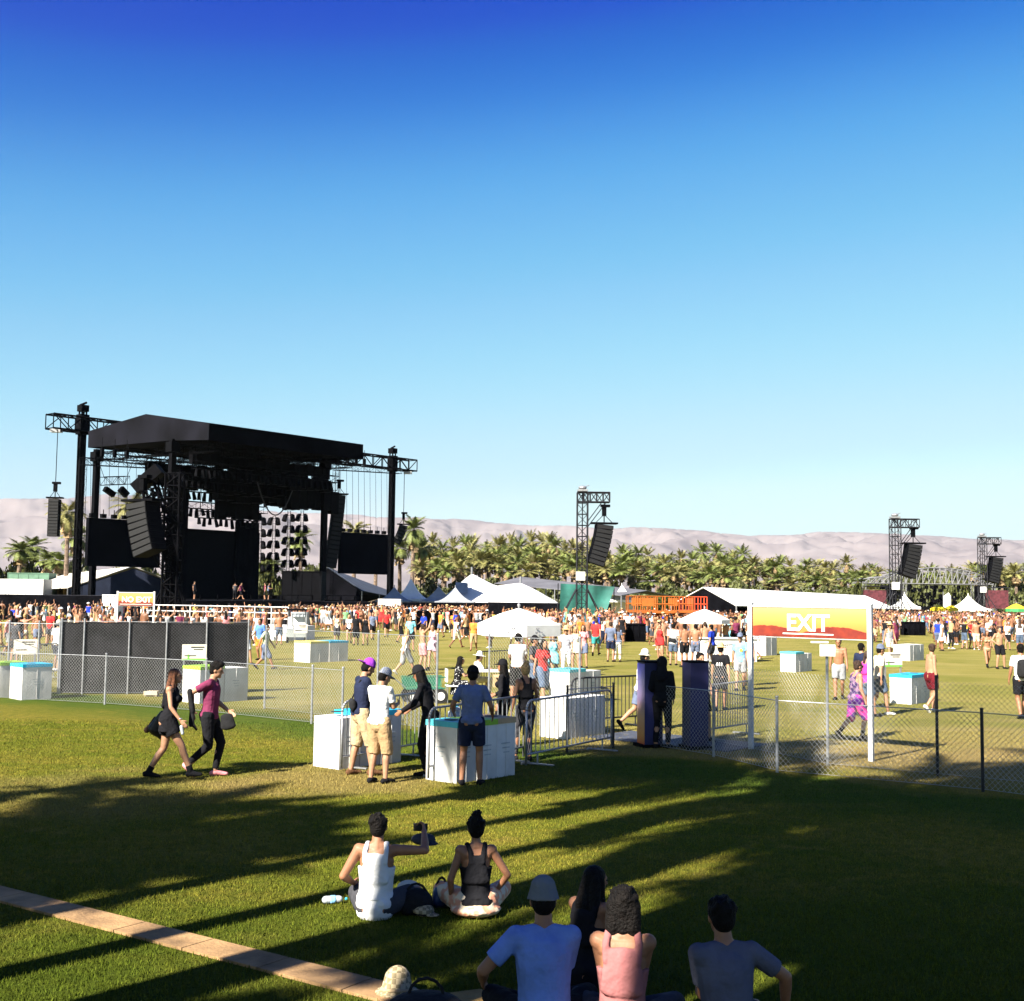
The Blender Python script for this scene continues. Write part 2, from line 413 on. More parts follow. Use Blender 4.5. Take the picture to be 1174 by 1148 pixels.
def haze():
    h = MB(); h.box((0, 0, 389), (26000, 26000, 780)); o = h.build("haze", None)
    m = bpy.data.materials.new("haze"); m.use_nodes = True; N = m.node_tree.nodes; N.remove(N["Principled BSDF"])
    pv = N.new("ShaderNodeVolumePrincipled"); pv.inputs["Density"].default_value = HAZE_DENSITY; pv.inputs["Color"].default_value = (0.62, 0.80, 1.0, 1); pv.inputs["Anisotropy"].default_value = 0.2
    m.node_tree.links.new(pv.outputs[0], N["Material Output"].inputs["Volume"])
    o.data.materials.append(m); put(o, "thin desert haze fading the far mountains", "haze", kind="stuff")
HAZE_DENSITY = 0.000023
haze()
# ------------------------------------------------------------------ people
SKIN = {
    'light': mat("skin_light", (0.42, 0.22, 0.13), 0.55, 0.08, 8, bump=0.1, bscale=30, spec=0.35),
    'tan': mat("skin_tan", (0.33, 0.15, 0.08), 0.55, 0.08, 8, bump=0.1, bscale=30, spec=0.35),
    'brown': mat("skin_brown", (0.19, 0.08, 0.04), 0.55, 0.08, 8, bump=0.1, bscale=30, spec=0.35),
}
HAIR = {
    'black': mat("hair_black", (0.006, 0.0045, 0.004), 0.7, 0.3, 30, bump=1.0, bscale=60, spec=0.12),
    'brown': mat("hair_brown", (0.045, 0.022, 0.012), 0.65, 0.3, 30, bump=0.8, bscale=90),
    'auburn': mat("hair_auburn", (0.16, 0.055, 0.022), 0.65, 0.3, 30, bump=0.8, bscale=90),
    'blond': mat("hair_blond", (0.42, 0.27, 0.11), 0.5, 0.25, 30, bump=0.8, bscale=90),
}
C = dict(shadeblue=(0.18, 0.29, 0.70), dustypink=(0.36, 0.14, 0.14), shadegrey=(0.11, 0.115, 0.17), slategrey=(0.17, 0.18, 0.20), white=(0.80, 0.80, 0.80), black=(0.013, 0.013, 0.016), navy=(0.018, 0.024, 0.055), maroon=(0.19, 0.035, 0.085), khaki=(0.50, 0.37, 0.22),  # sitters' pale clothes: blue and dark of the shade put into the colours
         grey=(0.30, 0.31, 0.33), blue=(0.10, 0.22, 0.62), aqua=(0.22, 0.62, 0.72), red=(0.62, 0.04, 0.04), pink=(0.80, 0.30, 0.32), sky=(0.22, 0.48, 0.80),
         green=(0.20, 0.42, 0.20), charcoal=(0.06, 0.06, 0.07), darkred=(0.13, 0.012, 0.02), cream=(0.72, 0.66, 0.52), denim=(0.10, 0.14, 0.22),
         purple=(0.30, 0.05, 0.48), magenta=(0.60, 0.05, 0.30), yellow=(0.80, 0.62, 0.08), orange=(0.80, 0.25, 0.05), tan=(0.45, 0.30, 0.16), slate=(0.14, 0.17, 0.26),
         shirtblue=(0.13, 0.17, 0.33), mauvegrey=(0.42, 0.42, 0.50), brown=(0.12, 0.06, 0.03), teal=(0.05, 0.30, 0.30), royal=(0.02, 0.05, 0.50))
def K(n):
    if n in C: return cloth(n, C[n])
    if n == 'plaidgrey': return cloth(n, C['grey'], 'plaid', C['slate'], 45)
    if n == 'plaidbeige': return cloth(n, (0.5, 0.4, 0.25), 'plaid', (0.25, 0.2, 0.12), 30)
    if n == 'stripegreen': return cloth(n, C['cream'], 'stripes', C['green'], 9)
    if n == 'stripepurple': return cloth(n, C['white'], 'stripes', C['magenta'], 7)
    if n == 'spotblack': return cloth(n, C['white'], 'spots', C['black'], 25)
    if n == 'floralpeach': return cloth(n, (0.75, 0.35, 0.22), 'noise', (0.75, 0.62, 0.45), 14)
    if n == 'pinkpurple': return cloth(n, (0.75, 0.05, 0.32), 'noise', (0.07, 0.02, 0.16), 7)
    if n == 'darkprint': return cloth(n, (0.05, 0.03, 0.10), 'noise', (0.25, 0.15, 0.25), 18)
    if n == 'straw': return mat("straw", (0.62, 0.45, 0.22), 0.9, 0.15, 40, bump=0.4, bscale=80)
    raise KeyError(n)

def V(*a): return Vector(a)
def ik(a, t, l1, l2, hint):
    a = Vector(a); t = Vector(t); d = t - a; L = d.length
    if L > (l1 + l2) * .995: t = a + d * ((l1 + l2) * .995 / L); d = t - a; L = d.length
    dn = d / L; c = (l1 * l1 - l2 * l2 + L * L) / (2 * L); h = math.sqrt(max(l1 * l1 - c * c, 0))
    hv = Vector(hint); hv = hv - dn * hv.dot(dn); hv = hv.normalized() if hv.length > 1e-5 else dn.orthogonal()
    return a + dn * c + hv * h, t

POSES = {
    'stand':  dict(pel=(0, 0, .95), fR=(.11, .03, .08), fL=(-.12, -.03, .08), hR=(.27, .05, .80), hL=(-.27, .04, .80)),
    'stand2': dict(pel=(.02, 0, .94), fR=(.09, -.04, .08), fL=(-.14, .10, .08), hR=(.22, .26, 1.05), hL=(-.26, .04, .80), lean=2),
    'walk':   dict(pel=(0, 0, .91), fR=(.07, .36, .10), fL=(-.07, -.36, .16), hR=(.25, -.20, .84), hL=(-.24, .26, .92), lean=5, pR=12, pL=-38),
    'walkb':  dict(pel=(0, 0, .91), fR=(.07, -.36, .16), fL=(-.07, .36, .10), hR=(.24, .26, .92), hL=(-.25, -.20, .84), lean=5, pR=-38, pL=12),
    'stroll': dict(pel=(0, 0, .935), fR=(.08, .20, .08), fL=(-.08, -.22, .11), hR=(.26, -.08, .81), hL=(-.25, .16, .86), lean=3, pL=-20),
    'phone':  dict(pel=(0, 0, .95), fR=(.12, .03, .08), fL=(-.12, -.02, .08), hR=(.10, .36, 1.20), hL=(-.10, .34, 1.16), lean=4, nod=22),
    'front':  dict(pel=(0, 0, .95), fR=(.13, .02, .08), fL=(-.14, -.04, .08), hR=(.16, .34, 1.06), hL=(-.18, .32, 1.04), lean=5, nod=14),
    'hips':   dict(pel=(.03, 0, .94), fR=(.17, .02, .08), fL=(-.18, .02, .08), hR=(.20, .10, 1.03), hL=(-.20, .10, 1.03), eb=(1, -.6, 0)),
    'armsup': dict(pel=(0, 0, .95), fR=(.12, .05, .08), fL=(-.12, -.05, .08), hR=(.34, .15, 1.85), hL=(-.34, .20, 1.75), eb=(1, 0, -.3)),
    'onearm': dict(pel=(0, 0, .94), fR=(.12, .05, .08), fL=(-.12, -.05, .08), hR=(.20, .10, 1.66), hL=(-.27, .05, .82), eb=(1, .2, .2)),
    'chair':  dict(pel=(0, 0, .52), fR=(.12, .42, .08), fL=(-.12, .40, .08), hR=(.18, .40, .80), hL=(-.18, .40, .80), lean=8, kh=(0, .5, 1)),
    'squat':  dict(pel=(0, 0, .30), fR=(.15, .25, .08), fL=(-.15, .22, .08), hR=(.12, .48, .58), hL=(-.14, .46, .56), lean=28, kh=(.3, .6, 1)),
    'cross':  dict(pel=(0, 0, .13), fR=(-.10, .34, .07), fL=(.10, .26, .07), hR=(.26, .34, .30), hL=(-.26, .34, .30), lean=12, kh=(1, .5, .25), sit=1, eb=(.45, -1, 0)),
    'lean':   dict(pel=(0, 0, .94), fR=(.14, -.05, .08), fL=(-.12, .02, .08), hR=(.20, .40, 1.02), hL=(-.22, .40, 1.02), lean=14, nod=8),
}

def skel(pose, female=False, **ov):
    p = dict(lean=0, side=0, twist=0, nod=0, look=0, tilt=0, pR=0, pL=0, yR=12, yL=-12, kh=(0, 1, 0), eb=(.35, -1, -.2), sit=0, ebR=None, ebL=None)
    p.update(POSES[pose]); p.update(ov); J = {'f': female, 'p': p}
    pel = V(*p['pel']); T = Matrix.Rotation(R(-p['lean']), 3, 'X') @ Matrix.Rotation(R(p['side']), 3, 'Y') @ Matrix.Rotation(R(p['twist']), 3, 'Z')
    J['pel'] = pel; J['T'] = T
    tp = lambda x, y, z: pel + T @ V(x, y, z - .95)
    J['tp'] = tp; sw = .150 if female else .170
    # legs
    for s, k in ((1, 'R'), (-1, 'L')):
        hip = pel + V(.088 * s, 0, -.01); J['hip' + k] = hip
        kh = V(p['kh'][0] * s, p['kh'][1], p['kh'][2]); f = V(*p['f' + k])
        J['kn' + k], J['an' + k] = ik(hip, f, .445, .425, kh + V(.12 * s, 0, 0))
        yaw = p['y' + k]; J['ft' + k] = Matrix.Rotation(R(-yaw), 3, 'Z') @ Matrix.Rotation(R(p['p' + k]), 3, 'X')
        sh = tp(sw * s, -.01, 1.435); J['sh' + k] = sh
        e = p['eb' + k] or p['eb']; J['el' + k], J['wr' + k] = ik(sh, V(*p['h' + k]), .285, .25, T @ V(e[0] * s, e[1], e[2]))
    J['neck'] = tp(0, -.01, 1.46); 
    H = T @ Matrix.Rotation(R(-p['look']), 3, 'Z') @ Matrix.Rotation(R(-p['nod']), 3, 'X') @ Matrix.Rotation(R(p['tilt']), 3, 'Y')
    J['H'] = H; J['nk2'] = J['neck'] + (T @ V(0, .02, .075)); J['head'] = J['nk2'] + H @ V(0, .018, .105)
    return J

def body(J, sc, voxel, skin, hands='open'):
    """the whole figure as one continuous surface"""
    b = MB(); tp = J['tp']; T = J['T']; X = T @ V(1, 0, 0); f = J['f']; pel = J['pel']
    b.cap(tp(0, 0, .93), .155 if not f else .165, tp(0, 0, 1.02), .142 if not f else .132, X, (.70, .70))
    b.cap(tp(0, .005, 1.02), .140 if not f else .122, tp(0, .01, 1.15), .142 if not f else .120, X, (.70, .72))
    b.cap(tp(0, .005, 1.15), .142 if not f else .122, tp(0, 0, 1.34), .165 if not f else .145, X, (.74, .66))
    b.cap(tp(-.09, -.01, 1.40), .072, tp(.09, -.01, 1.40), .072, T @ V(0, 0, 1), (.95, .95))
    for s, k in ((1, 'R'), (-1, 'L')):
        sh = J['sh' + k]
        b.cap(tp(.07 * s, -.01, 1.40), .062, sh, .056, n=10)
        b.cap(J['neck'] + T @ V(.01 * s, 0, .01), .052, sh + T @ V(-.03 * s, 0, .005), .038, n=8)       # trapezius
        b.cap(sh, .054 if not f else .046, J['el' + k], .040 if not f else .034, n=10)
        fa = J['wr' + k] - J['el' + k]
        b.cap(J['el' + k], .040 if not f else .034, J['el' + k] + fa * .35, .040 if not f else .033, n=10)
        b.cap(J['el' + k] + fa * .35, .040 if not f else .033, J['wr' + k], .026 if not f else .023, n=10)
        hip, kn, an = J['hip' + k], J['kn' + k], J['an' + k]
        b.cap(hip + V(.0, -.01, .0), .096 if not f else .100, kn, .056, n=12)
        sn = an - kn; back = (J['ft' + k] @ V(0, -1, 0)) * .012
        b.cap(kn, .055, kn + sn * .32 + back, .058, n=10); b.cap(kn + sn * .32 + back, .058, an, .036, n=10)
        M = J['ft' + k]
        b.cap(an + M @ V(0, -.035, -.045), .036, an + M @ V(0, .02, -.035), .038, n=10)
        b.cap(an + M @ V(0, .0, -.035), .040, an + M @ V(0, .155, -.055), .036, M @ V(1, 0, 0), (.9, .55), n=10)
        b.ell(tp(.075 * s, -.055, .93), (.085, .078, .095), T, 10, 8)
        if f: b.ell(tp(.068 * s, .098, 1.285), (.062, .060, .062), T, 10, 8)
        else: b.ell(tp(.075 * s, .055, 1.33), (.075, .045, .06), T, 10, 8)
        hand(b, J['wr' + k], (J['wr' + k] - J['el' + k]).normalized(), s, J, k, hands)
    b.cap(J['neck'] + T @ V(0, 0, -.03), .062 if not f else .052, J['nk2'] + J['H'] @ V(0, 0, .02), .054 if not f else .045, n=12)
    h = J['head']; H = J['H']
    b.ell(h + H @ V(0, -.010, .014), (.076, .095, .094), H, 14, 12)
    b.ell(h + H @ V(0, .022, -.045), (.058, .068, .070), H, 12, 10)     # jaw
    b.ell(h + H @ V(0, .072, -.088), (.026, .022, .020), H, 8, 6)      # chin
    b.cap(h + H @ V(0, .086, .018), .009, h + H @ V(0, .104, -.018), .014, n=8)   # nose
    b.cap(h + H @ V(-.018, .080, -.052), .0085, h + H @ V(.018, .080, -.052), .0085, n=6)  # lips
    for s in (-1, 1): b.ell(h + H @ V(.075 * s, -.008, -.008), (.010, .020, .032), H, 8, 6)
    for s in (-1, 1): b.cap(h + H @ V(.018 * s, .078, .030), .010, h + H @ V(.045 * s, .066, .030), .009, n=6)
    return remesh(b, voxel, 3 if voxel < .013 else 2, 'body', [skin], sc=sc, sf=.45)

def hand(b, w, fd, s, J, k, mode):
    T = J['T']; p = J['p']
    n = Vector(p.get('palm' + k) or (-s, .15, 0)); 
    n = (n - fd * n.dot(fd)).normalized(); th = (n.cross(fd) * (-s) if True else n)
    # thumb side: forward/up when the arm hangs
    th = fd.cross(n).normalized()
    ref = V(0, 1, 0.3)
    if th.dot(ref) < 0: th = -th
    curl = {'open': (14, 34), 'grip': (55, 120), 'flat': (4, 8)}[p.get('curl' + k, mode if mode in ('open', 'grip', 'flat') else 'open')]
    b.cap(w + fd * .01, .026, w + fd * .078, .036, th, (.62, .42), n=10)
    ln = (.068, .078, .072, .056)
    for i in range(4):
        q = w + fd * (.088 - abs(i - 1.3) * .004) + th * (.030 - .0195 * i)
        d1 = (fd * math.cos(R(curl[0])) + n * math.sin(R(curl[0]))).normalized(); d2 = (fd * math.cos(R(curl[1])) + n * math.sin(R(curl[1]))).normalized()
        q1 = q + d1 * ln[i] * .55; b.cap(q - fd * .012, .0098, q1, .0092, n=7); b.cap(q1, .0092, q1 + d2 * ln[i] * .5, .0080, n=7)
    q = w + fd * .028 + th * .024; d = (fd * .62 + th * .62 + n * .35).normalized(); q1 = q + d * .042; b.cap(q, .015, q1, .0115, n=7)
    d = (fd * .85 + th * .25 + n * .45).normalized(); b.cap(q1, .0115, q1 + d * .030, .0095, n=7)

def garment(J, kind, sc, voxel, m, name):
    b = MB(); tp = J['tp']; T = J['T']; X = T @ V(1, 0, 0); f = J['f']; e = .013; sit = J['p']['sit']; pel = J['pel']
    if kind in ('tee', 'tank', 'dress', 'long', 'hoodie', 'racer'):
        hem = 1.0 if sit else .90
        b.cap(tp(0, 0, hem), (.174 if not f else .172) + e, tp(0, 0, 1.05), (.150 if not f else .134) + e, X, (.74, .74), ends=(0, 1), n=16)
        b.cap(tp(0, .005, 1.04), (.148 if not f else .130) + e, tp(0, .005, 1.16), (.148 if not f else .126) + e, X, (.74, .74), n=16)
        top = 1.34 if kind not in ('tank', 'racer') else 1.285
        b.cap(tp(0, .005, 1.15), (.148 if not f else .128) + e, tp(0, 0, top), (.168 if not f else .150) + e, X, (.76, .72), ends=(1, 1 if kind not in ('tank', 'racer') else 0), n=16)
        if sit: b.cap(tp(0, -.01, .90), .185, tp(0, 0, 1.02), .152, X, (.74, .74), n=16)
        if kind in ('tank', 'racer', 'dress'):
            if kind == 'dress': pass
            w = .095 if kind != 'racer' else .060
            b.cap(tp(0, -.088, 1.16), .135, tp(0, -.082, 1.37), .075 if kind == 'racer' else .11, X, (.30, .38), ends=(1, 1), n=12)
            b.cap(tp(0, .075, 1.20), .130, tp(0, .068, 1.34), .10, X, (.38, .42), n=12)
            for s in (1, -1):
                path = [(w * s, -.100, 1.33), (w * s * 1.05, -.082, 1.43), (.086 * s, -.030, 1.497), (.086 * s, .020, 1.492), (.084 * s, .078, 1.40), (.080 * s, .095, 1.31)]
                for p_, q_ in zip(path, path[1:]): b.cap(tp(*p_), .025, tp(*q_), .025, X, (.75, .75), n=8)
        else:
            b.cap(tp(-.10, -.01, 1.39), .084, tp(.10, -.01, 1.39), .084, T @ V(0, 0, 1), (.95, .95), n=14)
            for s, k in ((1, 'R'), (-1, 'L')):
                sh = J['sh' + k]; el = J['el' + k]; wr = J['wr' + k]
                b.cap(tp(.07 * s, -.01, 1.40), .074, sh, .064, n=12)
                b.cap(J['neck'] + T @ V(.015 * s, 0, -.005), .060, sh + T @ V(-.03 * s, 0, .005), .052, n=10)
                L = .70 if kind == 'tee' else 1.0
                b.cap(sh, .064 if not f else .056, sh + (el - sh) * L, .062 if not f else .052, ends=(1, 0 if L < 1 else 1), n=12)
                if L == 1.0: b.cap(el, .056, wr, .038, ends=(1, 0), n=12)
        if f:
            for s in (1, -1): b.ell(tp(.068 * s, .100, 1.285), (.070, .068, .068), T, 10, 8)
        for s in (1, -1): b.ell(tp(.075 * s, -.050, .955), (.104, .092, .075), T, 10, 8)
        if kind == 'hoodie': b.ell(tp(0, -.10, 1.44), (.10, .06, .06), T, 10, 8)
        if kind == 'dress':
            for s, k in ((1, 'R'), (-1, 'L')): b.cap(J['hip' + k] + V(0, 0, .05), .125, J['hip' + k] + (J['kn' + k] - J['hip' + k]) * .52, .125, ends=(1, 0), n=14)
            b.cap(pel + V(0, 0, .02), .165, pel + V(0, 0, -.17), .19, V(1, 0, 0), (.8, .8), ends=(1, 0), n=16)
    elif kind == 'bikini':
        b.cap(tp(0, 0, 1.25), .148, tp(0, 0, 1.285), .150, X, (.72, .72), ends=(0, 0), n=16)
        for s in (1, -1): b.ell(tp(.068 * s, .105, 1.285), (.064, .062, .058), T, 10, 8)
    elif kind in ('shorts', 'longshorts', 'jeans', 'hotpants', 'trunks'):
        Lk = {'shorts': .80, 'longshorts': 1.06, 'jeans': 9, 'hotpants': .30, 'trunks': .75}[kind]; tight = kind == 'jeans'
        b.cap(tp(0, 0, .90), .170, tp(0, 0, 1.01), .152, X, (.76, .76), ends=(1, 0), n=16)
        for s, k in ((1, 'R'), (-1, 'L')):
            hip, kn, an = J['hip' + k], J['kn' + k], J['an' + k]; M = J['ft' + k]
            b.ell(tp(.075 * s, -.048, .93), (.096, .084, .105), T, 10, 8)
            r0, r1 = (.112, .070) if tight else (.118, .098 if kind != 'hotpants' else .112)
            b.cap(hip, r0, hip + (kn - hip) * min(Lk, 1.0), r1, ends=(1, 0 if Lk <= 1 else 1), n=14)
            if Lk > 1:
                if tight: b.cap(kn, .069, an + V(0, 0, .03), .050, ends=(1, 0), n=12)
                else: b.cap(kn, .094, kn + (an - kn) * (Lk - 1) * 2.4, .092, ends=(1, 0), n=14)
    elif kind in ('skirt', 'sarong'):
        b.cap(tp(0, 0, 1.0), .155, tp(0, 0, .90), .180, X, (.76, .78), ends=(0, 1), n=16)
        if sit:
            for s, k in ((1, 'R'), (-1, 'L')): b.cap(J['hip' + k], .13, J['kn' + k], .09, n=12)
            b.ell(pel + V(0, -.02, -.06), (.25, .20, .07)); b.ell(pel + V(0, .15, -.04), (.24, .2, .08))
        else:
            for s, k in ((1, 'R'), (-1, 'L')): b.cap(J['hip' + k], .125, J['hip' + k] + (J['kn' + k] - J['hip' + k]) * .7, .13, ends=(1, 0), n=14)
            b.cap(pel, .18, pel + V(0, 0, -.28), .22, V(1, 0, 0), (.8, .85), ends=(1, 0), n=16)
    elif kind == 'brief':
        b.cap(tp(0, 0, .90), .172, tp(0, 0, .96), .165, X, (.76, .76), ends=(1, 0), n=16)
        for s in (1, -1): b.ell(tp(.075 * s, -.055, .93), (.094, .086, .098), T, 10, 8)
    elif kind in ('shoes', 'boots', 'socks'):
        for s, k in ((1, 'R'), (-1, 'L')):
            an = J['an' + k]; kn = J['kn' + k]; M = J['ft' + k]
            b.cap(an + M @ V(0, -.042, -.040), .046, an + M @ V(0, .02, -.032), .048, n=12)
            b.cap(an + M @ V(0, 0, -.034), .050, an + M @ V(0, .170, -.050), .044, M @ V(1, 0, 0), (.95, .62), n=12)
            if kind != 'shoes':
                up = (kn - an).normalized(); b.cap(an + V(0, 0, -.01), .050, an + up * (.10 if kind == 'boots' else .14), .052, ends=(1, 0), n=12)
            if kind == 'boots': b.cap(an + M @ V(0, -.05, -.05), .03, an + M @ V(0, -.05, -.082), .026, ends=(1, 0), n=10)
    return remesh(b, voxel, 3, name, [m], sc=sc, sf=.45)

def hair_mesh(J, kind, sc, voxel, m, hat=False):
    b = MB(); h = J['head']; H = J['H']; T = J['T']
    if not hat: b.ell(h + H @ V(0, -.026, .030), (.088, .098, .090), H, 14, 10)
    if hat: b.ell(h + H @ V(0, -.024, .010), (.082, .092, .085), H, 14, 10)
    b.ell(h + H @ V(0, -.050, -.010), (.078, .068, .085), H, 12, 8)
    if kind == 'quiff': b.ell(h + H @ V(0, .03, .105), (.065, .06, .045), H, 10, 8); b.ell(h + H @ V(0, -.03, .10), (.075, .07, .05), H, 10, 8)
    if kind in ('long', 'wavy'):
        for s in (-1, 0, 1):
            b.cap(h + H @ V(.05 * s, -.05, 0), .055, h + T @ V(.075 * s, -.085, -.22), .050, X := T @ V(1, 0, 0), (.9, .7), n=10)
            if kind == 'wavy' or True: b.cap(h + T @ V(.075 * s, -.085, -.2), .050, h + T @ V(.08 * s, -.105, -.34 if kind == 'long' else -.42), .028, X, (.8, .5), n=10)
        for s in (-1, 1): b.cap(h + H @ V(.072 * s, -.005, .02), .030, h + T @ V(.088 * s, .0, -.18), .028, n=8)
    if kind == 'bob':
        for s in (-1, 0, 1): b.cap(h + H @ V(.05 * s, -.045, 0), .06, h + H @ V(.062 * s, -.05, -.13), .05, n=10)
    if kind == 'bun':
        b.ell(h + H @ V(0, -.055, .135), (.045, .045, .042), H, 10, 8); b.ell(h + H @ V(.02, -.07, .165), (.022, .02, .022), H, 8, 6)
        for i in range(9):
            a = i * 2.39; b.cap(h + H @ V(.03 * math.cos(a), -.055 + .03 * math.sin(a), .14), .010, h + H @ V(.062 * math.cos(a), -.055 + .055 * math.sin(a), .15 + .03 * math.sin(a * 3)), .005, n=5)
    if kind == 'pony': b.cap(h + H @ V(0, -.11, .05), .035, h + T @ V(0, -.15, -.20), .022, n=10)
    if kind == 'curly':
        r_ = random.Random(3)
        for i in range(46):
            a = r_.uniform(0, 2 * PI); t = r_.uniform(-.6, 1.4); b.ell(h + H @ V(.095 * math.cos(a) * math.cos(t), -.035 + .095 * math.sin(a) * math.cos(t), .03 + .10 * math.sin(t)), (.026,) * 3, None, 7, 5)
    if kind in ('short', 'bun', 'quiff', 'bob') and not hat:
        r_ = random.Random(int(abs(h.x * 1000 + h.z * 777)) + len(kind))
        for i in range(34):
            a = r_.uniform(0, 2 * PI); t = r_.uniform(.05, 1.35); q = V(.083 * math.cos(a) * math.cos(t), -.030 + .092 * math.sin(a) * math.cos(t), .030 + .088 * math.sin(t))
            if q.y > .05 and q.z < .07: continue
            b.cap(h + H @ q, .017, h + H @ (q * 1.05 + V(r_.uniform(-.012, .012), r_.uniform(-.015, .008), .008)), .010, n=6)
    return remesh(b, voxel, 1, 'hair', [m], sc=sc, sf=.4)

def hat_mesh(J, kind, sc, voxel, m):
    b = MB(); h = J['head']; H = J['H']
    if kind in ('cap', 'capback'):
        b.cap(h + H @ V(0, -.014, .030), .100, h + H @ V(0, -.014, .075), .090, H @ V(1, 0, 0), (1.12, 1.12), ends=(0, 1), n=16)
        y = 1 if kind == 'cap' else -1
        b.ell(h + H @ V(0, -.014 + .125 * y, .045), (.078, .085, .010), H, 14, 6)
    elif kind == 'beanie':
        b.cap(h + H @ V(0, -.018, .005), .102, h + H @ V(0, -.024, .072), .082, H @ V(1, 0, 0), (1.12, 1.1), ends=(0, 1), n=16)
    elif kind in ('straw', 'sunhat', 'bucket'):
        r = {'straw': .185, 'sunhat': .22, 'bucket': .15}[kind]
        b.cap(h + H @ V(0, -.014, .035), .102, h + H @ V(0, -.014, .12), .084, H @ V(1, 0, 0), (1.1, 1.1), ends=(0, 1), n=16)
        b.ell(h + H @ V(0, -.01, .052), (r, r * 1.05, .012), H, 18, 6)
    elif kind == 'headband':
        b.cap(h + H @ V(0, -.012, .045), .084, h + H @ V(0, -.012, .062), .082, H @ V(1, 0, 0), (1.22, 1.22), ends=(0, 0), n=16)
    elif kind == 'headscarf':
        b.ell(h + H @ V(0, -.03, .03), (.093, .105, .105), H, 14, 10)
    return remesh(b, min(voxel, .012), 1, 'hat', [m], sc=sc, sf=.4)

NEAR_EYE = mat("eye_dark", (0.02, 0.015, 0.012), 0.2, 0.0)
def person(label, cat="person", at=None, H=1.75, head=0, pose='stand', top=None, bottom=None, hair=('short', 'black'), hat=None, shoes=('shoes', 'black'),
           skin='light', female=False, vox=.02, group=None, extra=None, z=0.0, hands='open', glasses=False, name='person', **ov):
    """a person facing `head` degrees (0 = away from the camera, 90 = to the right) standing at the ground point `at`"""
    sc = H / 1.75; J = skel(pose, female, **ov); J['sc'] = sc
    t = thing(name, label, cat, (at[0], at[1], z), R(-head), group)
    link('body', body(J, sc, vox, SKIN[skin], hands), t)
    cv = max(vox, .010)
    if top: link({'tee': 'shirt', 'tank': 'tank_top', 'racer': 'tank_top', 'dress': 'dress', 'long': 'shirt', 'hoodie': 'hoodie', 'bikini': 'bikini_top'}[top[0]], garment(J, top[0], sc, cv, K(top[1]), 'shirt'), t)
    if bottom: link({'shorts': 'shorts', 'longshorts': 'shorts', 'hotpants': 'shorts', 'trunks': 'shorts', 'jeans': 'trousers', 'skirt': 'skirt', 'sarong': 'skirt', 'brief': 'swimwear'}[bottom[0]], garment(J, bottom[0], sc, cv, K(bottom[1]), 'bottoms'), t)
    if shoes: link({'shoes': 'shoes', 'boots': 'boots', 'socks': 'socks'}[shoes[0]], garment(J, shoes[0], sc, cv, K(shoes[1]), 'shoes'), t)
    if hair: link('hair', hair_mesh(J, 'short' if hat and hair[0] in ('curly', 'quiff', 'bun') and hat[0] != 'headband' else hair[0], sc, cv, HAIR[hair[1]], bool(hat) and hat[0] != 'headband'), t)
    if hat: link('hat', hat_mesh(J, hat[0], sc, cv, K(hat[1])), t)
    h = J['head']; Hm = J['H']
    if vox <= .014:
        e = MB()
        if glasses:
            for s in (-1, 1): e.ell((h + Hm @ V(.032 * s, .088, .012)) * sc, (.026 * sc, .008 * sc, .018 * sc), Hm, 10, 6)
            e.bar((h + Hm @ V(-.05, .085, .016)) * sc, (h + Hm @ V(.05, .085, .016)) * sc, .003, 4)
            for s in (-1, 1): e.bar((h + Hm @ V(.055 * s, .083, .016)) * sc, (h + Hm @ V(.078 * s, -.01, .012)) * sc, .003, 4)
            e.build('sunglasses', mat("lens_black", (.01, .01, .01), .15, 0, spec=.6), t, smooth=True)
        else:
            for s in (-1, 1): e.ell((h + Hm @ V(.030 * s, .078, .012)) * sc, (.013 * sc, .009 * sc, .008 * sc), Hm, 8, 6)
            e.build('eyes', NEAR_EYE, t, smooth=True)
    if extra: extra(t, J, sc)
    return t, J, sc

def worn(t, shapes, name, m, J, sc, voxel=.012):
    """something carried or worn that moves with the person: a part of them"""
    b = MB(); shapes(b, J); link(name, remesh(b, voxel, 2, name, [m], sc=sc, sf=.4), t)
# ------------------------------------------------------------------ the main stage and what hangs on it
BLK = mat("black_steel", (0.0025, 0.0025, 0.004), 0.8, 0.2, 3, spec=0.06)
SCRIM = mat("black_scrim", (0.004, 0.004, 0.006), 0.95, 0.25, 0.8, bump=0.3, bscale=3, spec=0.03)
ROOFM = mat("roof_fabric", (0.006, 0.006, 0.010), 0.9, 0.25, 0.35, bump=0.4, bscale=1.2, spec=0.08)
STEEL = mat("galvanised", (0.36, 0.37, 0.39), 0.45, 0.12, 14, metal=0.55)
DKST = mat("dark_truss", (0.03, 0.03, 0.037), 0.5, 0.15, 5, metal=0.4)
ALU = mat("aluminium", (0.42, 0.42, 0.44), 0.4, 0.1, 10, metal=0.6)
WHT = mat("white_vinyl", (0.80, 0.79, 0.78), 0.6, 0.04, 2, bump=0.25, bscale=2.5)
WPL = mat("white_panel", (0.78, 0.78, 0.78), 0.6, 0.06, 6, bump=0.1, bscale=20)
GREYT = mat("grey_tent", (0.30, 0.32, 0.36), 0.8, 0.08, 1.5, bump=0.2, bscale=2)
U_ = Vector((.64, .768, 0)); V_ = Vector((.768, -.64, 0)); BK = Vector((-45, 128.6, 0)); AZ = math.atan2(U_.y, U_.x)
def S(a, b, z): return BK + U_ * a + V_ * b + Vector((0, 0, z))
ROT = Matrix.Rotation(AZ, 3, 'Z')
def sbox(m, a0, a1, b0, b1, z0, z1):
    m.box(S((a0 + a1) / 2, (b0 + b1) / 2, (z0 + z1) / 2), (abs(a1 - a0), abs(b1 - b0), z1 - z0), rot=ROT)

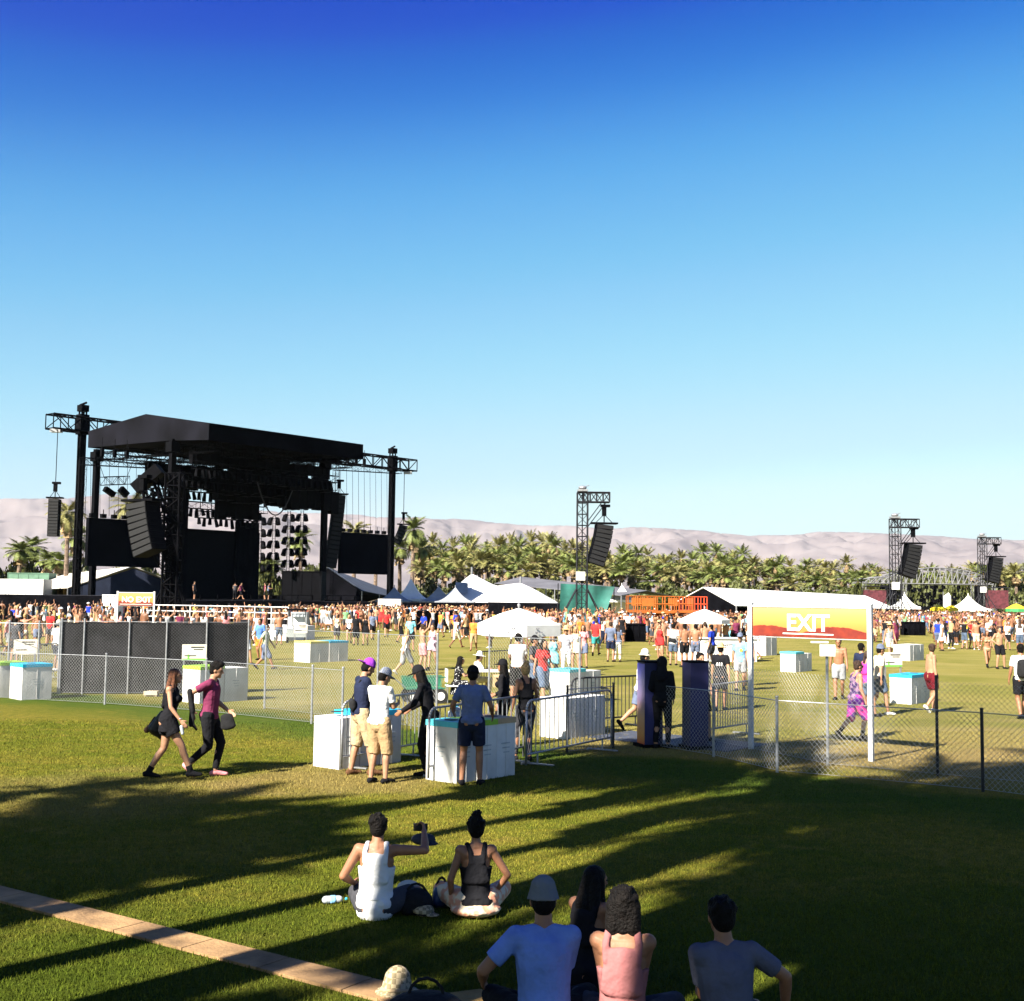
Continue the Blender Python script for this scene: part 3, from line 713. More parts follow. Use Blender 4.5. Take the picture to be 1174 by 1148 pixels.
st = thing("concert_stage", "huge open black concert stage with peaked roof beyond the packed crowd", "stage", S(10, 10, 0))
off = S(10, 10, 0)
def spart(m, name, mt, parent=st): return m.build(name, mt, parent) if False else link(name, m.mesh(name, mt, False, off), parent)
m = MB()   # roof: peaked skin with fascias
r = {}
for k, a in (('l', 0), ('r', 20)):
    r[k] = [S(a, 21, 19.15), S(a, 10.5, 20.95), S(a, 0, 20.0), S(a, 0, 18.2), S(a, 21, 17.5)]
l_, r_ = r['l'], r['r']
m.mat(0).quad(l_[0], r_[0], r_[1], l_[1]); m.quad(l_[1], r_[1], r_[2], l_[2])
m.mat(1).quad(l_[0], l_[4], r_[4], r_[0]); m.quad(l_[2], r_[2], r_[3], l_[3])
m.mat(0)
mid = S(0, 14.5, 18.0); m.add([l_[0], l_[1], l_[2], l_[3], mid + Vector((0, 0, -.1)), l_[4]], [(0, 5, 4, 3, 2, 1)])
m.mat(1).add([r_[0], r_[1], r_[2], r_[3], r_[4]], [(0, 1, 2, 3, 4)])
m.quad(S(.02, 20.9, 17.8), S(19.98, 20.9, 17.8), S(19.98, .1, 18.4), S(.02, .1, 18.4))
spart(m, "roof", [ROOFM, SCRIM])
m = MB()
for a in (1.5, 6, 10, 14, 18.5): m.truss(S(a, .5, 17.4), S(a, 20.5, 16.9), .8, 1.6)
for b in (1, 7, 14, 20): m.truss(S(.2, b, 17.3), S(19.8, b, 17.2), .8, 1.6)
spart(m, "roof_truss", BLK)
for a, b in ((0, 15.3), (20, 15), (0.5, 1), (19.5, 1)):
    m = MB(); m.box(S(a, b, 9.0), (.55, .55, 18.0), rot=ROT); m.box(S(a, b, .6), (1.4, 1.4, 1.2), rot=ROT); m.box(S(a, b, 17.2), (1.0, 1.0, 1.0), rot=ROT); spart(m, "column", BLK)
m = MB(); sbox(m, -3, 23, 0, 19, 0, 2.0)
for a in range(-3, 23, 2): sbox(m, a, a + .12, 19, 19.1, 0, 2.6)
sbox(m, -3, 23, 19, 19.06, 2.0, 2.06); sbox(m, -3, 23, 19, 19.05, 2.55, 2.6)
spart(m, "stage_deck", BLK)
for a0, a1, b0, z1 in ((8.2, 9.3, 3.2, 16), (17.0, 20.2, 3.2, 11), (4.2, 5.9, 9.5, 14.8)):
    m = MB(); n_c = max(3, int((a1 - a0) / .35)); w_c = (a1 - a0) / n_c
    for k in range(n_c): sbox(m, a0 + w_c * k, a0 + w_c * (k + 1) - .002, b0 + .06 * (k % 2), b0 + .3 + .06 * (k % 2), 2, z1)
    spart(m, "curtain", SCRIM)
# screen wall made of cells behind the band area
m = MB()
for i in range(22):
    for j in range(13):
        a = 9.3 + i * .52; z = 2.2 + j * .58
        if a < 20: sbox(m, a, a + .40, 3.0, 3.12, z, z + .46)
m.mat(1); sbox(m, 9.2, 20.6, 3.13, 3.18, 2, 9.9)
spart(m, "screen_wall", [mat("led_cell", (.30, .30, .38), .5, .3, 4), BLK])
# rig: trusses, lamps and hung boxes under the roof
rr = random.Random(7)
for z, b, a0, a1 in ((15.4, 17.5, 1, 19.5), (14.6, 13.5, 2, 21), (13.9, 9, 1, 20), (12.4, 5.5, 4, 19.5), (11.3, 7, 9, 17)):
    m = MB(); m.truss(S(a0, b, z), S(a1, b, z), .75, 1.5); 
    for k in range(int((a1 - a0) / 1.5)): m.bar(S(a0 + k * 1.5 + rr.random(), b, z), S(a0 + k * 1.5 + rr.random() * .2, b, 17.2), .035, 3)
    tr = spart(m, "light_truss", BLK)
    l = MB()
    for k in range(int((a1 - a0) / .72)):
        a = a0 + .3 + k * .72; l.bar(S(a, b, z - .45), S(a + rr.uniform(-.12, .12), b + rr.uniform(0, .3), z - 1.05 - rr.random() * .35), .16, 7, .22)
    link("stage_lamp_row", l.mesh("stage_lamp_row", BLK, False, off), tr)
for (a0, a1, b0, b1, z0, z1) in ((8.5, 18.5, 10.2, 11.4, 12.6, 15.6), (6.0, 15.5, 12.6, 13.2, 13.0, 15.3), (15.5, 22.4, 14.0, 14.7, 12.0, 14.6), (9, 14, 14.2, 15.0, 14.6, 16.4), (10.5, 16, 8, 8.8, 10.9, 13.2), (3, 7, 12, 13, 13.6, 15.2), (4, 19, 4.5, 5.2, 14.2, 16.9), (1.5, 19.5, 15.8, 16.4, 15.6, 16.9), (9, 19.5, 12, 12.8, 14.8, 16.8), (12, 19, 16.5, 17.2, 14.0, 15.4)):
    m = MB()
    n = max(2, round((a1 - a0) / 1.1))
    for k in range(n):
        w = (a1 - a0) / n; dz = rr.uniform(-.22, .22)
        m.box(S(a0 + w * (k + .5), (b0 + b1) / 2, (z0 + z1) / 2 + dz), (w * .94, b1 - b0, (z1 - z0) * rr.uniform(.86, 1.0)), rot=ROT)
    spart(m, "lamp_block", BLK)
m = MB()   # a drooping cable loop
pts = [S(9 + 5 * t, 17, 14.6 - 3.6 * (1 - (2 * t - 1) ** 2)) for t in [i / 14 for i in range(15)]]
m.tube(pts, .07, 5); spart(m, "cable", DKST)

st.scale = (1, 1, .98)
# columns of moving lamps seen against the mountains
for ci, px in enumerate((297, 313, 330, 345)):
    d = 150 + ci * 2; base = P(px, 650, d); x, y = base.x, base.y; zt = ZP(px, 592 if ci < 2 else 575, d); zb = ZP(px, 650, d)
    t = thing("lamp_column", ("first", "second", "third", "last")[ci] + " column of twin moving lamps counted from the screen wall of the big stage", "stage light", (x, y, 0), 0, "lamp columns on the big stage")
    m = MB(); m.truss((0, 0, 2.0), (0, 0, zt), .35, .9); m.box((0, 0, 1.2), (1.6, 1.2, 2.4)); link("frame", m.mesh("frame", BLK), t)
    k = 0; z = zt - .3
    while z > zb:
        for s in (-1, 1):
            l = MB(); l.bar((s * .45, -.1, z), (s * .55, -.35, z - .75), .26, 8, .34); l.box((s * .35, 0, z + .05), (.35, .2, .25)); l.bar((s * .05, 0, z), (s * .5, 0, z), .05)
            link("lamp", l.mesh("lamp", BLK), t)
        z -= 1.45
# ---------------------------------------------------------------- masts, their beam and the hung loudspeakers
for a, who in ((.4, "tall dark rigging mast at the near end of the long truss"), (47, "tall dark rigging mast beyond the far side screen")):
    p = S(a, -1.9, 0); t = thing("rigging_mast", who, "mast", p, AZ, "masts of the big stage")
    m = MB()
    for sx in (-1, 1):
        for sy in (-1, 1): m.box((sx * .26, sy * .26, 11.2), (.14, .14, 22.4))
    for k in range(22): m.box((0, 0, .5 + k), (.62, .62, .14)); 
    m.box((0, 0, 10.5), (.44, .44, 20.5)); link("tower", m.mesh("tower", BLK), t)
    m = MB(); m.box((0, 0, 20.9), (1.0, 1.0, 2.2)); link("sleeve", m.mesh("sleeve", BLK), t)
    m = MB(); m.box((0, 0, 22.7), (.9, .9, .7)); m.bar((-.4, 0, 23.0), (.4, 0, 23.4), .12); link("head_block", m.mesh("head_block", BLK), t); t.scale = (1, 1, .98)
    m = MB(); m.box((0, 0, .3), (3.2, 3.2, .6)); link("base", m.mesh("base", BLK), t)
t = thing("beam_truss", "long box truss spanning between the two masts behind the big stage roof", "truss", S(24, -1.9, 0), 0)
m = MB(); m.truss(S(-3.4, -1.9, 20.85) - S(24, -1.9, 0), S(51, -1.9, 20.95) - S(24, -1.9, 0), 1.55, 1.7, rc=.10, rd=.06); link("frame", m.mesh("frame", BLK), t); t.scale = (1, 1, .98)
for a in (-2.6, 50): m = MB(); m.box(S(a, -1.9, 19.9) - S(24, -1.9, 0), (1.1, .8, .35)); link("pulley_block", m.mesh("pulley_block", ALU), t)

def line_array(px, d, ztop, zbot, w, dep, n, tilt, rz, label, hang=None, colour=None, lean=0.0):
    p = P(px, HORIZON, d); t = thing("line_array", label, "loudspeaker", (p.x, d, 0), rz, "line array loudspeakers")
    hh = (ztop - zbot) / n
    fr = MB(); fr.box((0, 0, ztop + .15), (w * 1.55, dep * .9, .14)); fr.bar((0, 0, ztop + .2), (0, 0, ztop + .9), .05); fr.box((0, 0, ztop + 1.25), (.35, .35, .9)); fr.box((0.1, 0, ztop + 1.7), (.8, .5, .22))
    fr.bar((-w * .5, 0, ztop + .2), (0, 0, ztop + .95), .03); fr.bar((w * .5, 0, ztop + .2), (0, 0, ztop + .95), .03)
    if hang: fr.bar((0, 0, ztop + 1.7), (0, 0, hang), .04, 4)
    link("flying_frame", fr.mesh("flying_frame", BLK), t)
    for k in range(n):
        f = (k + .5) / n; c = MB(); x = tilt * (f ** 1.4) + lean * f
        c.box((0, 0, 0), (w, dep, hh * .955)); c.mi = 1; c.box((0, -dep * .5, 0), (w * .92, .03, hh * .80)); c.mi = 0
        for s in (-1, 1): c.box((s * w * .5, -dep * .1, 0), (.05, dep * .6, hh * .5))
        link("speaker_cabinet", c.mesh("speaker_cabinet", [BLK, mat("speaker_grille", (.008, .008, .01), .7, .3, 20)]), t, (x, 0, ztop - hh * (k + .5)), (0, -math.atan(tilt * 1.4 * max(f, .01) ** .4 / max(ztop - zbot, 1)) if tilt else 0, 0))
    return t
line_array(58.5, 127, 12.2, 8.3, 1.05, 1.0, 12, 0, R(5), "narrow line array hanging alone outside the near mast", hang=19.6)
line_array(461, 168, 12.2, 9.7, 1.1, 1.0, 6, -1.0, R(10), "small curved line array hanging outside the far mast", hang=20)
line_array(386, 140, 14.0, 5.7, 1.3, 1.2, 16, -.9, R(20), "tall main line array hanging beside the far side screen", hang=17)
# side screens with their goal-post frames
def side_screen(px0, d, w, z0, z1, label, posts):
    p0 = P(px0, HORIZON, d); p0.z = 0; t = thing("side_screen", label, "video screen", p0, AZ, "side screens of the big stage")
    m = MB(); m.box((w / 2, 0, (z0 + z1) / 2), (w, .5, z1 - z0)); link("panel", m.mesh("panel", SCRIM), t)
    m = MB()
    for k in range(7): x = .5 + k * (w - 1) / 6; m.box((x, 0, z1 + .25), (.5, .4, .4)); m.bar((x, 0, z1 + .4), (x, 0, z1 + .9), .05)
    link("hoist_row", m.mesh("hoist_row", BLK), t)
    m = MB(); zt = posts
    m.truss((-.2, 0.8, 0), (-.2, .8, zt), .5, 1.0); m.truss((-.4, .8, zt - .2), (w + 3, .8, zt + .3), .7, 1.0)
    for k in range(9): x = .6 + k * w / 8; m.bar((x, .5, z1 + .3), (x, .8, zt), .025, 3)
    for x in (1.8, 3.2, 4.6): m.box((x, .8, zt + .9), (.3, .3, .8)); m.bar((x, .8, zt), (x, .8, zt + 2.4), .04)
    link("goal_frame", m.mesh("goal_frame", BLK), t)
    return t
side_screen(97, 119, 8.2, 5.15, 9.85, "large dark video screen on the near side of the big stage", 15.6)
side_screen(388, 150, 8.0, 5.2, 10.3, "large dark video screen on the far side of the big stage", 18.5)
# dangling lamp frame under the goal post
t = thing("lamp_cradle", "small truss cradle with lamps dangling beside the near side screen", "stage light", P(132, 553, 121), AZ)
m = MB(); m.truss((-1.4, 0, 0), (1.4, 0, .3), .8, .7); link("frame", m.mesh("frame", BLK), t)
m = MB(); m.bar((-1.2, 0, .3), (-2.4, 0, 3.0), .03); m.bar((1.2, 0, .3), (2.2, 0, 3.0), .03); link("rope", m.mesh("rope", BLK), t)
m = MB(); m.box((-.6, 0, -1.0), (1.2, .5, .5), rot=Matrix.Rotation(.5, 3, 'Y')); m.box((1.0, 0, -.9), (1.0, .5, .6), rot=Matrix.Rotation(.7, 3, 'Y')); link("lamp", m.mesh("lamp", BLK), t)

# ---------------------------------------------------------------- delay towers
def delay_tower(px, d, ztop, side, label, arr, base=True, glabel=True):
    p = P(px, HORIZON, d); p.z = 0; t = thing("delay_tower", label, "tower", p, 0, "delay towers across the field"); w = .92
    m = MB(); m.truss((0, 0, .2), (0, 0, ztop), w, .95, rc=.055, rd=.028)
    m.bar((0, 0, .2), (0, 0, ztop), .05); link("tower", m.mesh("tower", DKST), t)
    m = MB(); m.truss((-w * .5 * side, 0, ztop - .45), (2.4 * side, 0, ztop - .45), .85, .6, rc=.06, rd=.04); link("boom", m.mesh("boom", DKST), t)
    m = MB(); m.bar((w * .5 * side, 0, ztop - 2.6), (1.7 * side, 0, ztop - .9), .04); m.bar((w * .5 * side, .2, ztop - 3.1), (2.1 * side, .2, ztop - .9), .04); link("strut", m.mesh("strut", DKST), t)
    m = MB(); m.box((0, 0, ztop + .15), (.9, .9, .16)); m.ell((0, 0, ztop + .40), (.38, .38, .18)); m.bar((-.2, 0, ztop + .4), (.6, 0, ztop + .62), .03); link("lamp_head", m.mesh("lamp_head", ALU), t)
    m = MB(); m.box((-.15, -w * .55, ztop * .38), (.8, .06, .75)); link("sign_plate", m.mesh("sign_plate", WPL), t)
    for sx in (-1, 1):
        m = MB(); m.bar((sx * .5, -.5, 3.4), (sx * 2.2, -1.6, .05), .05); m.bar((sx * .5, .5, 3.4), (sx * 2.2, 1.6, .05), .05); m.bar((sx * 2.2, -1.6, .1), (sx * 2.2, 1.6, .1), .06); link("outrigger", m.mesh("outrigger", DKST), t)
    # the hung array is its own thing
    q = p + Vector((1.85 * side, 0, 0)); px2 = CX + q.x / d * F
    line_array(px2, d, arr[0], arr[1], 1.5, 1.2, 9, arr[2], R(6 * side), label.replace("steel truss delay tower", "nine-box line array hanging from the delay tower"), hang=ztop - .9)
delay_tower(667, 108, 12.0, 1, "steel truss delay tower in front of the teal tarpaulin", (9.1, 5.6, -.8))
delay_tower(1027, 126, 11.15, 1, "steel truss delay tower nearest the arched second stage", (8.5, 5.2, -.8))
delay_tower(1127, 164, 11.3, 1, "smaller steel truss delay tower farthest off by the frame edge", (8.6, 5.3, -.7))

# the near tower whose boom droops a big array over the crowd
d = 80; p = P(196, HORIZON, d); p.z = 0
t = thing("crane_tower", "dark truss tower with splayed feet and tilted boom before the big stage", "tower", p, 0)
m = MB(); m.truss((0, 0, 0), (0, 0, 10.5), .95, .8, rc=.09, rd=.05); m.bar((0, 0, 0), (0, 0, 10.5), .14); link("tower", m.mesh("tower", BLK), t)
m = MB(); m.truss((0, 0, 5.2), (-1.7, 0, 9.8), .9, .8, rc=.07, rd=.05); m.truss((-.2, 0, 4.2), (-2.1, 0, 6.6), .6, .8); m.bar((.4, 0, 7.2), (-1.2, 0, 10.4), .05); link("boom", m.mesh("boom", BLK), t)
m = MB(); m.box((-1.75, 0, 10.15), (2.1, 1.1, .75), rot=Matrix.Rotation(-.72, 3, 'Y')); link("counterweight", m.mesh("counterweight", BLK), t)
for sx in (-1, 1):
    m = MB(); m.bar((sx * .3, 0, 3.6), (sx * 1.7, -.8, 0.05), .07); m.bar((sx * .3, 0, 3.6), (sx * 1.7, .8, .05), .07); m.bar((0, 0, 1.0), (sx * 1.7, 0, .1), .06); link("outrigger", m.mesh("outrigger", BLK), t)
line_array(160, 79, 8.5, 5.2, 1.75, 1.3, 8, .8, R(-28), "wide line array hanging from the tilted boom in front of the near screen", hang=None)
# ------------------------------------------------------------------ tents, fences and the backstage line
def at(px, d): p = P(px, HORIZON, d); return Vector((p.x, d, 0))
def peaked_tent(px, d, w, h_eave, h_top, label, mt=WHT, wall=True, rz=0, group="white peaked tents"):
    t = thing("peaked_tent", label, "tent", at(px, d), rz, group); a = w / 2
    m = MB(); n = 6; ring = []
    for j in range(n + 1):
        f = j / n; rr_ = a * (1 - f) + .04; z = h_eave + (h_top - h_eave) * (f ** 1.9); ring.append([(rr_ * sx, rr_ * sy, z) for sx, sy in ((-1, -1), (1, -1), (1, 1), (-1, 1))])
    vs = sum(ring, []); fs = []
    for j in range(n):
        for k in range(4): fs.append((j * 4 + k, j * 4 + (k + 1) % 4, (j + 1) * 4 + (k + 1) % 4, (j + 1) * 4 + k))
    m.add(vs, fs); m.add([(x, y, z) for x, y, z in ring[0]] + [(x, y, z - .3) for x, y, z in ring[0]], [(k, (k + 1) % 4, 4 + (k + 1) % 4, 4 + k) for k in range(4)])
    m.bar((0, 0, h_top - .1), (0, 0, h_top + .25), .05)
    link("canopy", m.mesh("canopy", mt), t)
    for sx in (-1, 1):
        for sy in (-1, 1): q = MB(); q.bar((sx * a * .98, sy * a * .98, 0), (sx * a * .98, sy * a * .98, h_eave), .05); link("leg", q.mesh("leg", ALU), t)
    if wall: q = MB(); q.box((0, a * .97, h_eave / 2), (w * .97, .04, h_eave * .96)); link("side_wall", q.mesh("side_wall", mt), t)
    return t
def gable_roof(px0, d0, px1, d1, h0, h1, depth, label, name="marquee", mt=WHT, walls=True, wallm=None, cat="tent", eave=None):
    """a long roof running from (px0,d0) to (px1,d1)"""
    a = at(px0, d0); b = at(px1, d1); mid = (a + b) / 2; u = (b - a).normalized(); n = Vector((u.y, -u.x, 0)); n = -n if n.y > 0 else n
    t = thing(name, label, cat, mid); e = eave or .62
    A, B = a - mid, b - mid; up = Vector((0, 0, 1)); m = MB()
    m.slab([A + up * h0 * e + n * depth / 2, B + up * h1 * e + n * depth / 2, B + up * h1, A + up * h0], up * .08)
    m.slab([A + up * h0, B + up * h1, B + up * h1 * e - n * depth / 2, A + up * h0 * e - n * depth / 2], up * .08)
    link("roof", m.mesh("roof", mt), t)
    m = MB(); Ln = (b - a).length; k = max(2, round(Ln / 6))
    for i in range(k + 1):
        f = i / k; c = A.lerp(B, f); hh = (h0 + (h1 - h0) * f)
        for s in (-1, 1): m.bar(c + n * (depth / 2 * s), c + n * (depth / 2 * s) + up * hh * e, .07)
    link("frame", m.mesh("frame", ALU), t)
    if walls:
        m = MB(); m.slab([A - n * depth * .48, B - n * depth * .48, B - n * depth * .48 + up * h1 * e * .98, A - n * depth * .48 + up * h0 * e * .98], n * .05)
        for c, hh in ((A + u * .1, h0), (B - u * .1, h1)): m.slab([c + n * depth * .49, c - n * depth * .49, c - n * depth * .49 + up * hh * e * .97, c + up * hh * .97, c + n * depth * .49 + up * hh * e * .97], u * .04)
        link("wall", m.mesh("wall", wallm or mt), t)
    return t
def big_top(px, d, w, dep, h, label, peaks=2):
    t = thing("big_top_tent", label, "tent", at(px, d), 0); m = MB(); nx, ny = 40, 16
    def z(u, v):
        e = (1 - abs(u) ** 2.6) * (1 - abs(v) ** 2.2); pk = max(0, 1 - math.hypot((u + .42) * 2.3, v * 1.4)) ** 1.2 + max(0, 1 - math.hypot((u - .38) * 2.3, v * 1.4)) ** 1.2 * .35
        return 1.9 + (h - 2.4) * .72 * e + (h * .34) * pk
    vs = [((i / nx * 2 - 1) * w / 2, (j / ny * 2 - 1) * dep / 2, z(i / nx * 2 - 1, j / ny * 2 - 1)) for i in range(nx + 1) for j in range(ny + 1)]
    fs = [(i * (ny + 1) + j, (i + 1) * (ny + 1) + j, (i + 1) * (ny + 1) + j + 1, i * (ny + 1) + j + 1) for i in range(nx) for j in range(ny)]
    m.add(vs, fs); link("canopy", m.mesh("canopy", WHT, True), t)
    for u in (-.42, .38): q = MB(); q.bar((u * w / 2, 0, 0), (u * w / 2, 0, z(u, 0) + .8), .12); link("pole", q.mesh("pole", ALU), t)
    q = MB(); q.box((0, dep * .48, 1.1), (w * .98, .05, 2.2)); link("side_wall", q.mesh("side_wall", WHT), t)
    q = MB(); q.box((-w * .28, -dep * .36, 3.6), (1.5, .06, 2.0), rot=Matrix.Rotation(-.9, 3, 'X')); link("emblem", q.mesh("emblem", GREYT), t)
    return t

big_top(570, 150, 15.0, 12, 5.1, "big white double-peaked tent among the palms behind the field")
peaked_tent(471, 152, 4.2, 2.2, 4.7, "white peaked tent with tall tip nearest the far mast")
peaked_tent(503, 143, 4.4, 2.0, 3.7, "pale low peaked tent in front of the big double-peaked tent", GREYT)
peaked_tent(522, 141, 4.4, 2.0, 3.6, "second pale low tent in front of the big double-peaked tent", GREYT)
peaked_tent(452, 148, 4.0, 2.0, 3.6, "grey low peaked tent right behind the black barrier by the far mast", GREYT)
peaked_tent(713, 150, 3.6, 2.4, 4.2, "little white peaked tent between teal tarpaulin and orange lifts")
peaked_tent(1037, 150, 2.9, 2.0, 3.5, "white peaked tent by the foot of the first delay tower near the second stage")
peaked_tent(1110, 140, 3.7, 1.9, 3.4, "larger white peaked tent in the crowd before the second stage")
gable_roof(806, 125, 992, 150, 3.8, 3.2, 8, "long bright white marquee behind the exit sign", eave=.52, wallm=SCRIM)  # black walls stand in for the shade inside the open gable ends
gable_roof(597, 165, 742, 150, 5.2, 3.5, 10, "long low grey shade roof sloping across behind the teal tarpaulin", "shade_roof", mat("grey_roof", (.12, .12, .14), .8, .1, .6), False, cat="shelter", eave=.82)
gable_roof(62, 160, 152, 135, 4.6, 5.4, 14, "pale pitched backstage tent behind the near mast", eave=.55, mt=mat("cream_tent", (.66, .62, .55), .8, .06, 1.0), wallm=mat("navy_wall", (.03, .04, .08), .8, .1, 1))
gable_roof(375, 165, 452, 190, 6.2, 2.6, 10, "dark slate backstage tent beyond the far side screen", eave=.5, mt=mat("slate_tent", (.06, .075, .11), .8, .1, 1.0), wallm=SCRIM)
def box_unit(name, label, cat, px0, px1, py0, d, mt, dep=2.5, z0=0, seams=4, group=None):
    a = at(px0, d); b = at(px1, d); zt = ZP((px0 + px1) / 2, py0, d); w = b.x - a.x
    t = thing(name, label, cat, ((a.x + b.x) / 2, d + dep / 2, 0), 0, group)
    m = MB(); m.box((0, 0, (z0 + zt) / 2), (w, dep, zt - z0)); link("body", m.mesh("body", mt), t)
    m = MB()
    for k in range(seams + 1): m.box((-w / 2 + w * k / seams, -dep / 2 - .02, (z0 + zt) / 2), (.06, .05, zt - z0 - .02))
    m.box((0, -dep / 2 - .03, zt - .04), (w + .08, .07, .1)); link("rib", m.mesh("rib", mt), t)
    return t
box_unit("site_trailer", "long white trailer at the far end of the backstage line", "trailer", -30, 49, 664, 130, WPL)
box_unit("site_trailer", "green topped trailer behind the long white trailer", "trailer", 8, 55, 657, 150, mat("green_trailer", (.10, .20, .14), .6, .1, 2))
box_unit("equipment_case", "black wheeled case standing on end before the orange lifts", "case", 711, 740, 715, 77, SCRIM, 1.0, group="black cases in the crowd")
box_unit("equipment_case", "wide black case at the feet of the crowd before the second stage", "case", 1036, 1060, 713, 98, SCRIM, 1.0, group="black cases in the crowd")
box_unit("equipment_crate", "grey metal crate with black lid in the gap of the white platform", "crate", 335, 352, 702, 76, mat("crate_grey", (.33, .36, .38), .5, .15, 3), 1.0)
box_unit("loudspeaker_stack", "black stack of stage speakers under the far lamp columns", "loudspeaker", 323, 368, 655, 128, BLK, 3)
box_unit("service_van", "white service van parked behind the black barrier", "van", 434, 459, 687, 124, WPL, 2.2)
box_unit("equipment_crate", "white cube crate behind the crowd near the no-exit banner", "crate", 118, 135, 682, 100, WPL, 1.5)

# black scrim barrier in front of the stage and tents, in separate runs
def barrier(p, q, h, label, n=None, rail=True):
    a, b = Vector(p), Vector(q); L_ = (b - a).length; u = (b - a) / L_; t = thing("scrim_barrier", label, "barrier", a, math.atan2(u.y, u.x), "black scrim barriers")
    m = MB(); m.box((L_ / 2, 0, h / 2), (L_, .06, h)); link("screen", m.mesh("screen", SCRIM), t)
    m = MB(); k = n or max(2, round(L_ / 3.5))
    for i in range(k + 1): m.bar((L_ * i / k, .08, 0), (L_ * i / k, .08, h + .05), .05)
    if rail: m.bar((0, .08, h), (L_, .08, h), .03)
    link("frame", m.mesh("frame", DKST), t)
barrier(at(-40, 112), at(190, 112), 2.3, "long black barrier below the near mast and its screen")
barrier(at(190, 108), at(372, 118), 2.0, "black barrier along the foot of the big stage")
barrier(at(372, 126), at(560, 134), 1.9, "black barrier stretching from the stage to the big white tent")
barrier(at(478, 96), at(560, 100), 1.5, "low dark barrier with nobody behind it on the open lawn")
barrier(at(560, 132), at(700, 128), 2.0, "black barrier under the grey shade roof")
# teal tarpaulin wall
t = thing("tarpaulin", "teal green tarpaulin stretched behind the middle delay tower", "tarpaulin", at(672, 118))
m = MB(); nx, ny = 14, 6; vs = []
for j in range(ny + 1):
    f = j / ny; z = .9 + f * (ZP(672, 671, 118) - .9)
    for i in range(nx + 1):
        u = i / nx; x = (-2.75 + u * 5.1) if f < .5 else (-2.75 + u * 5.1); x = x * (.86 + .16 * f) + (.55 * f - .2); y = .5 * math.sin(u * PI) * (1 - f) + .08 * math.sin(u * 17)
        vs.append((x, y, z + .25 * (u - .5) * -f))
m.add(vs, [(j * (nx + 1) + i, j * (nx + 1) + i + 1, (j + 1) * (nx + 1) + i + 1, (j + 1) * (nx + 1) + i) for j in range(ny) for i in range(nx)])
link("sheet", m.mesh("sheet", mat("teal_tarp", (.025, .14, .12), .6, .25, .7, bump=.5, bscale=1.2), True), t)
m = MB(); 
for x in (-2.7, 0, 2.7): m.bar((x, .2, 0), (x, .2, 4.0), .05)
link("pole", m.mesh("pole", DKST), t)
# orange lifts
OR = mat("orange_paint", (.38, .10, .014), .5, .12, 2)
def lift(px, d, w, label, z1=2.9, red=False):
    t = thing("platform_lift", label, "lift", at(px, d), 0, "orange platform lifts"); oc = OR if not red else mat("red_orange_paint", (.70, .09, .03), .5, .12, 2)
    m = MB(); m.box((0, 0, .7), (w, 1.7, .55)); m.box((w * .25, 0, 1.1), (w * .4, 1.5, .4)); link("chassis", m.mesh("chassis", oc), t)
    for sx in (-1, 1):
        for sy in (-1, 1): q = MB(); q.bar((sx * w * .36, sy * .78, .42), (sx * w * .36, sy * .98, .42), .42, 14); link("wheel", q.mesh("wheel", SCRIM), t)
    m = MB()
    for k in range(2):
        z = 1.0 + k * .35
        for y in (-.5, .5): m.bar((-w * .38, y, z), (w * .38, y, z + .35), .06); m.bar((w * .38, y, z), (-w * .38, y, z + .35), .06)
    m.bar((0, -.5, 1.2), (0, .5, 1.2), .05); m.bar((0, -.5, 1.5), (0, .5, 1.5), .05); link("scissor_arm", m.mesh("scissor_arm", oc), t)
    m = MB(); m.box((0, 0, 1.75), (w, 1.5, .18))
    for z in (2.3, 2.85):
        for y in (-.72, .72): m.bar((-w / 2, y, z), (w / 2, y, z), .04)
        for x in (-w / 2, w / 2): m.bar((x, -.72, z), (x, .72, z), .04)
    for i in range(5):
        x = -w / 2 + w * i / 4
        for y in (-.72, .72): m.bar((x, y, 1.8), (x, y, 2.85), .04)
    m.box((-w * .22, -.76, 2.45), (w * .34, .05, .58)); link("work_cage", m.mesh("work_cage", oc), t)
lift(736, 92, 2.2, "orange platform lift nearest the little peaked tent")
lift(751, 88, 2.6, "flat orange platform lift lowest in the packed crowd", red=False)
lift(777, 92, 2.1, "orange platform lift beside the bright white marquee")
lift(795, 95, 1.9, "red-orange platform lift half under the marquee roof edge", red=True)

# the second stage with its arched truss
o2 = at(1052, 215)
t = thing("second_stage", "distant second stage under a low arched truss roof", "stage", o2)
m = MB(); n = 22; W2 = 17.5; pa = None
def arch(u): return 6.3 + 2.1 * max(0, 1 - ((u - .58) / .42) ** 2) ** .9 if u > .16 else 6.3 + .5 * (u / .16)
pts = [Vector((-10.3 + u * 22.5, 0, arch(u))) for u in [i / n for i in range(n + 1)]]
for yy in (-3, 3):
    for a, b in zip(pts, pts[1:]):
        m.bar(a + Vector((0, yy, 0)), b + Vector((0, yy, 0)), .09); m.bar(Vector((a.x, yy, 5.6)), Vector((b.x, yy, 5.6)), .08)
        m.bar(Vector((a.x, yy, 5.6)), b + Vector((0, yy, 0)), .06); m.bar(Vector((b.x, yy, 5.6)), b + Vector((0, yy, 0)), .06)
for a in pts: m.bar(a + Vector((0, -3, 0)), a + Vector((0, 3, 0)), .07)
link("roof_truss", m.mesh("roof_truss", mat("grey_truss", (.20, .20, .22), .6, .1, 4)), t)
for x in (-10.2, -3.2, 10.8, 12.2):
    for y in (-3, 3): q = MB(); q.truss((x, y, 0), (x, y, 5.9), .5, 1.0); link("column", q.mesh("column", ALU), t)
q = MB(); q.box((0, 2, .8), (22, 8, 1.6)); link("stage_deck", q.mesh("stage_deck", BLK), t)
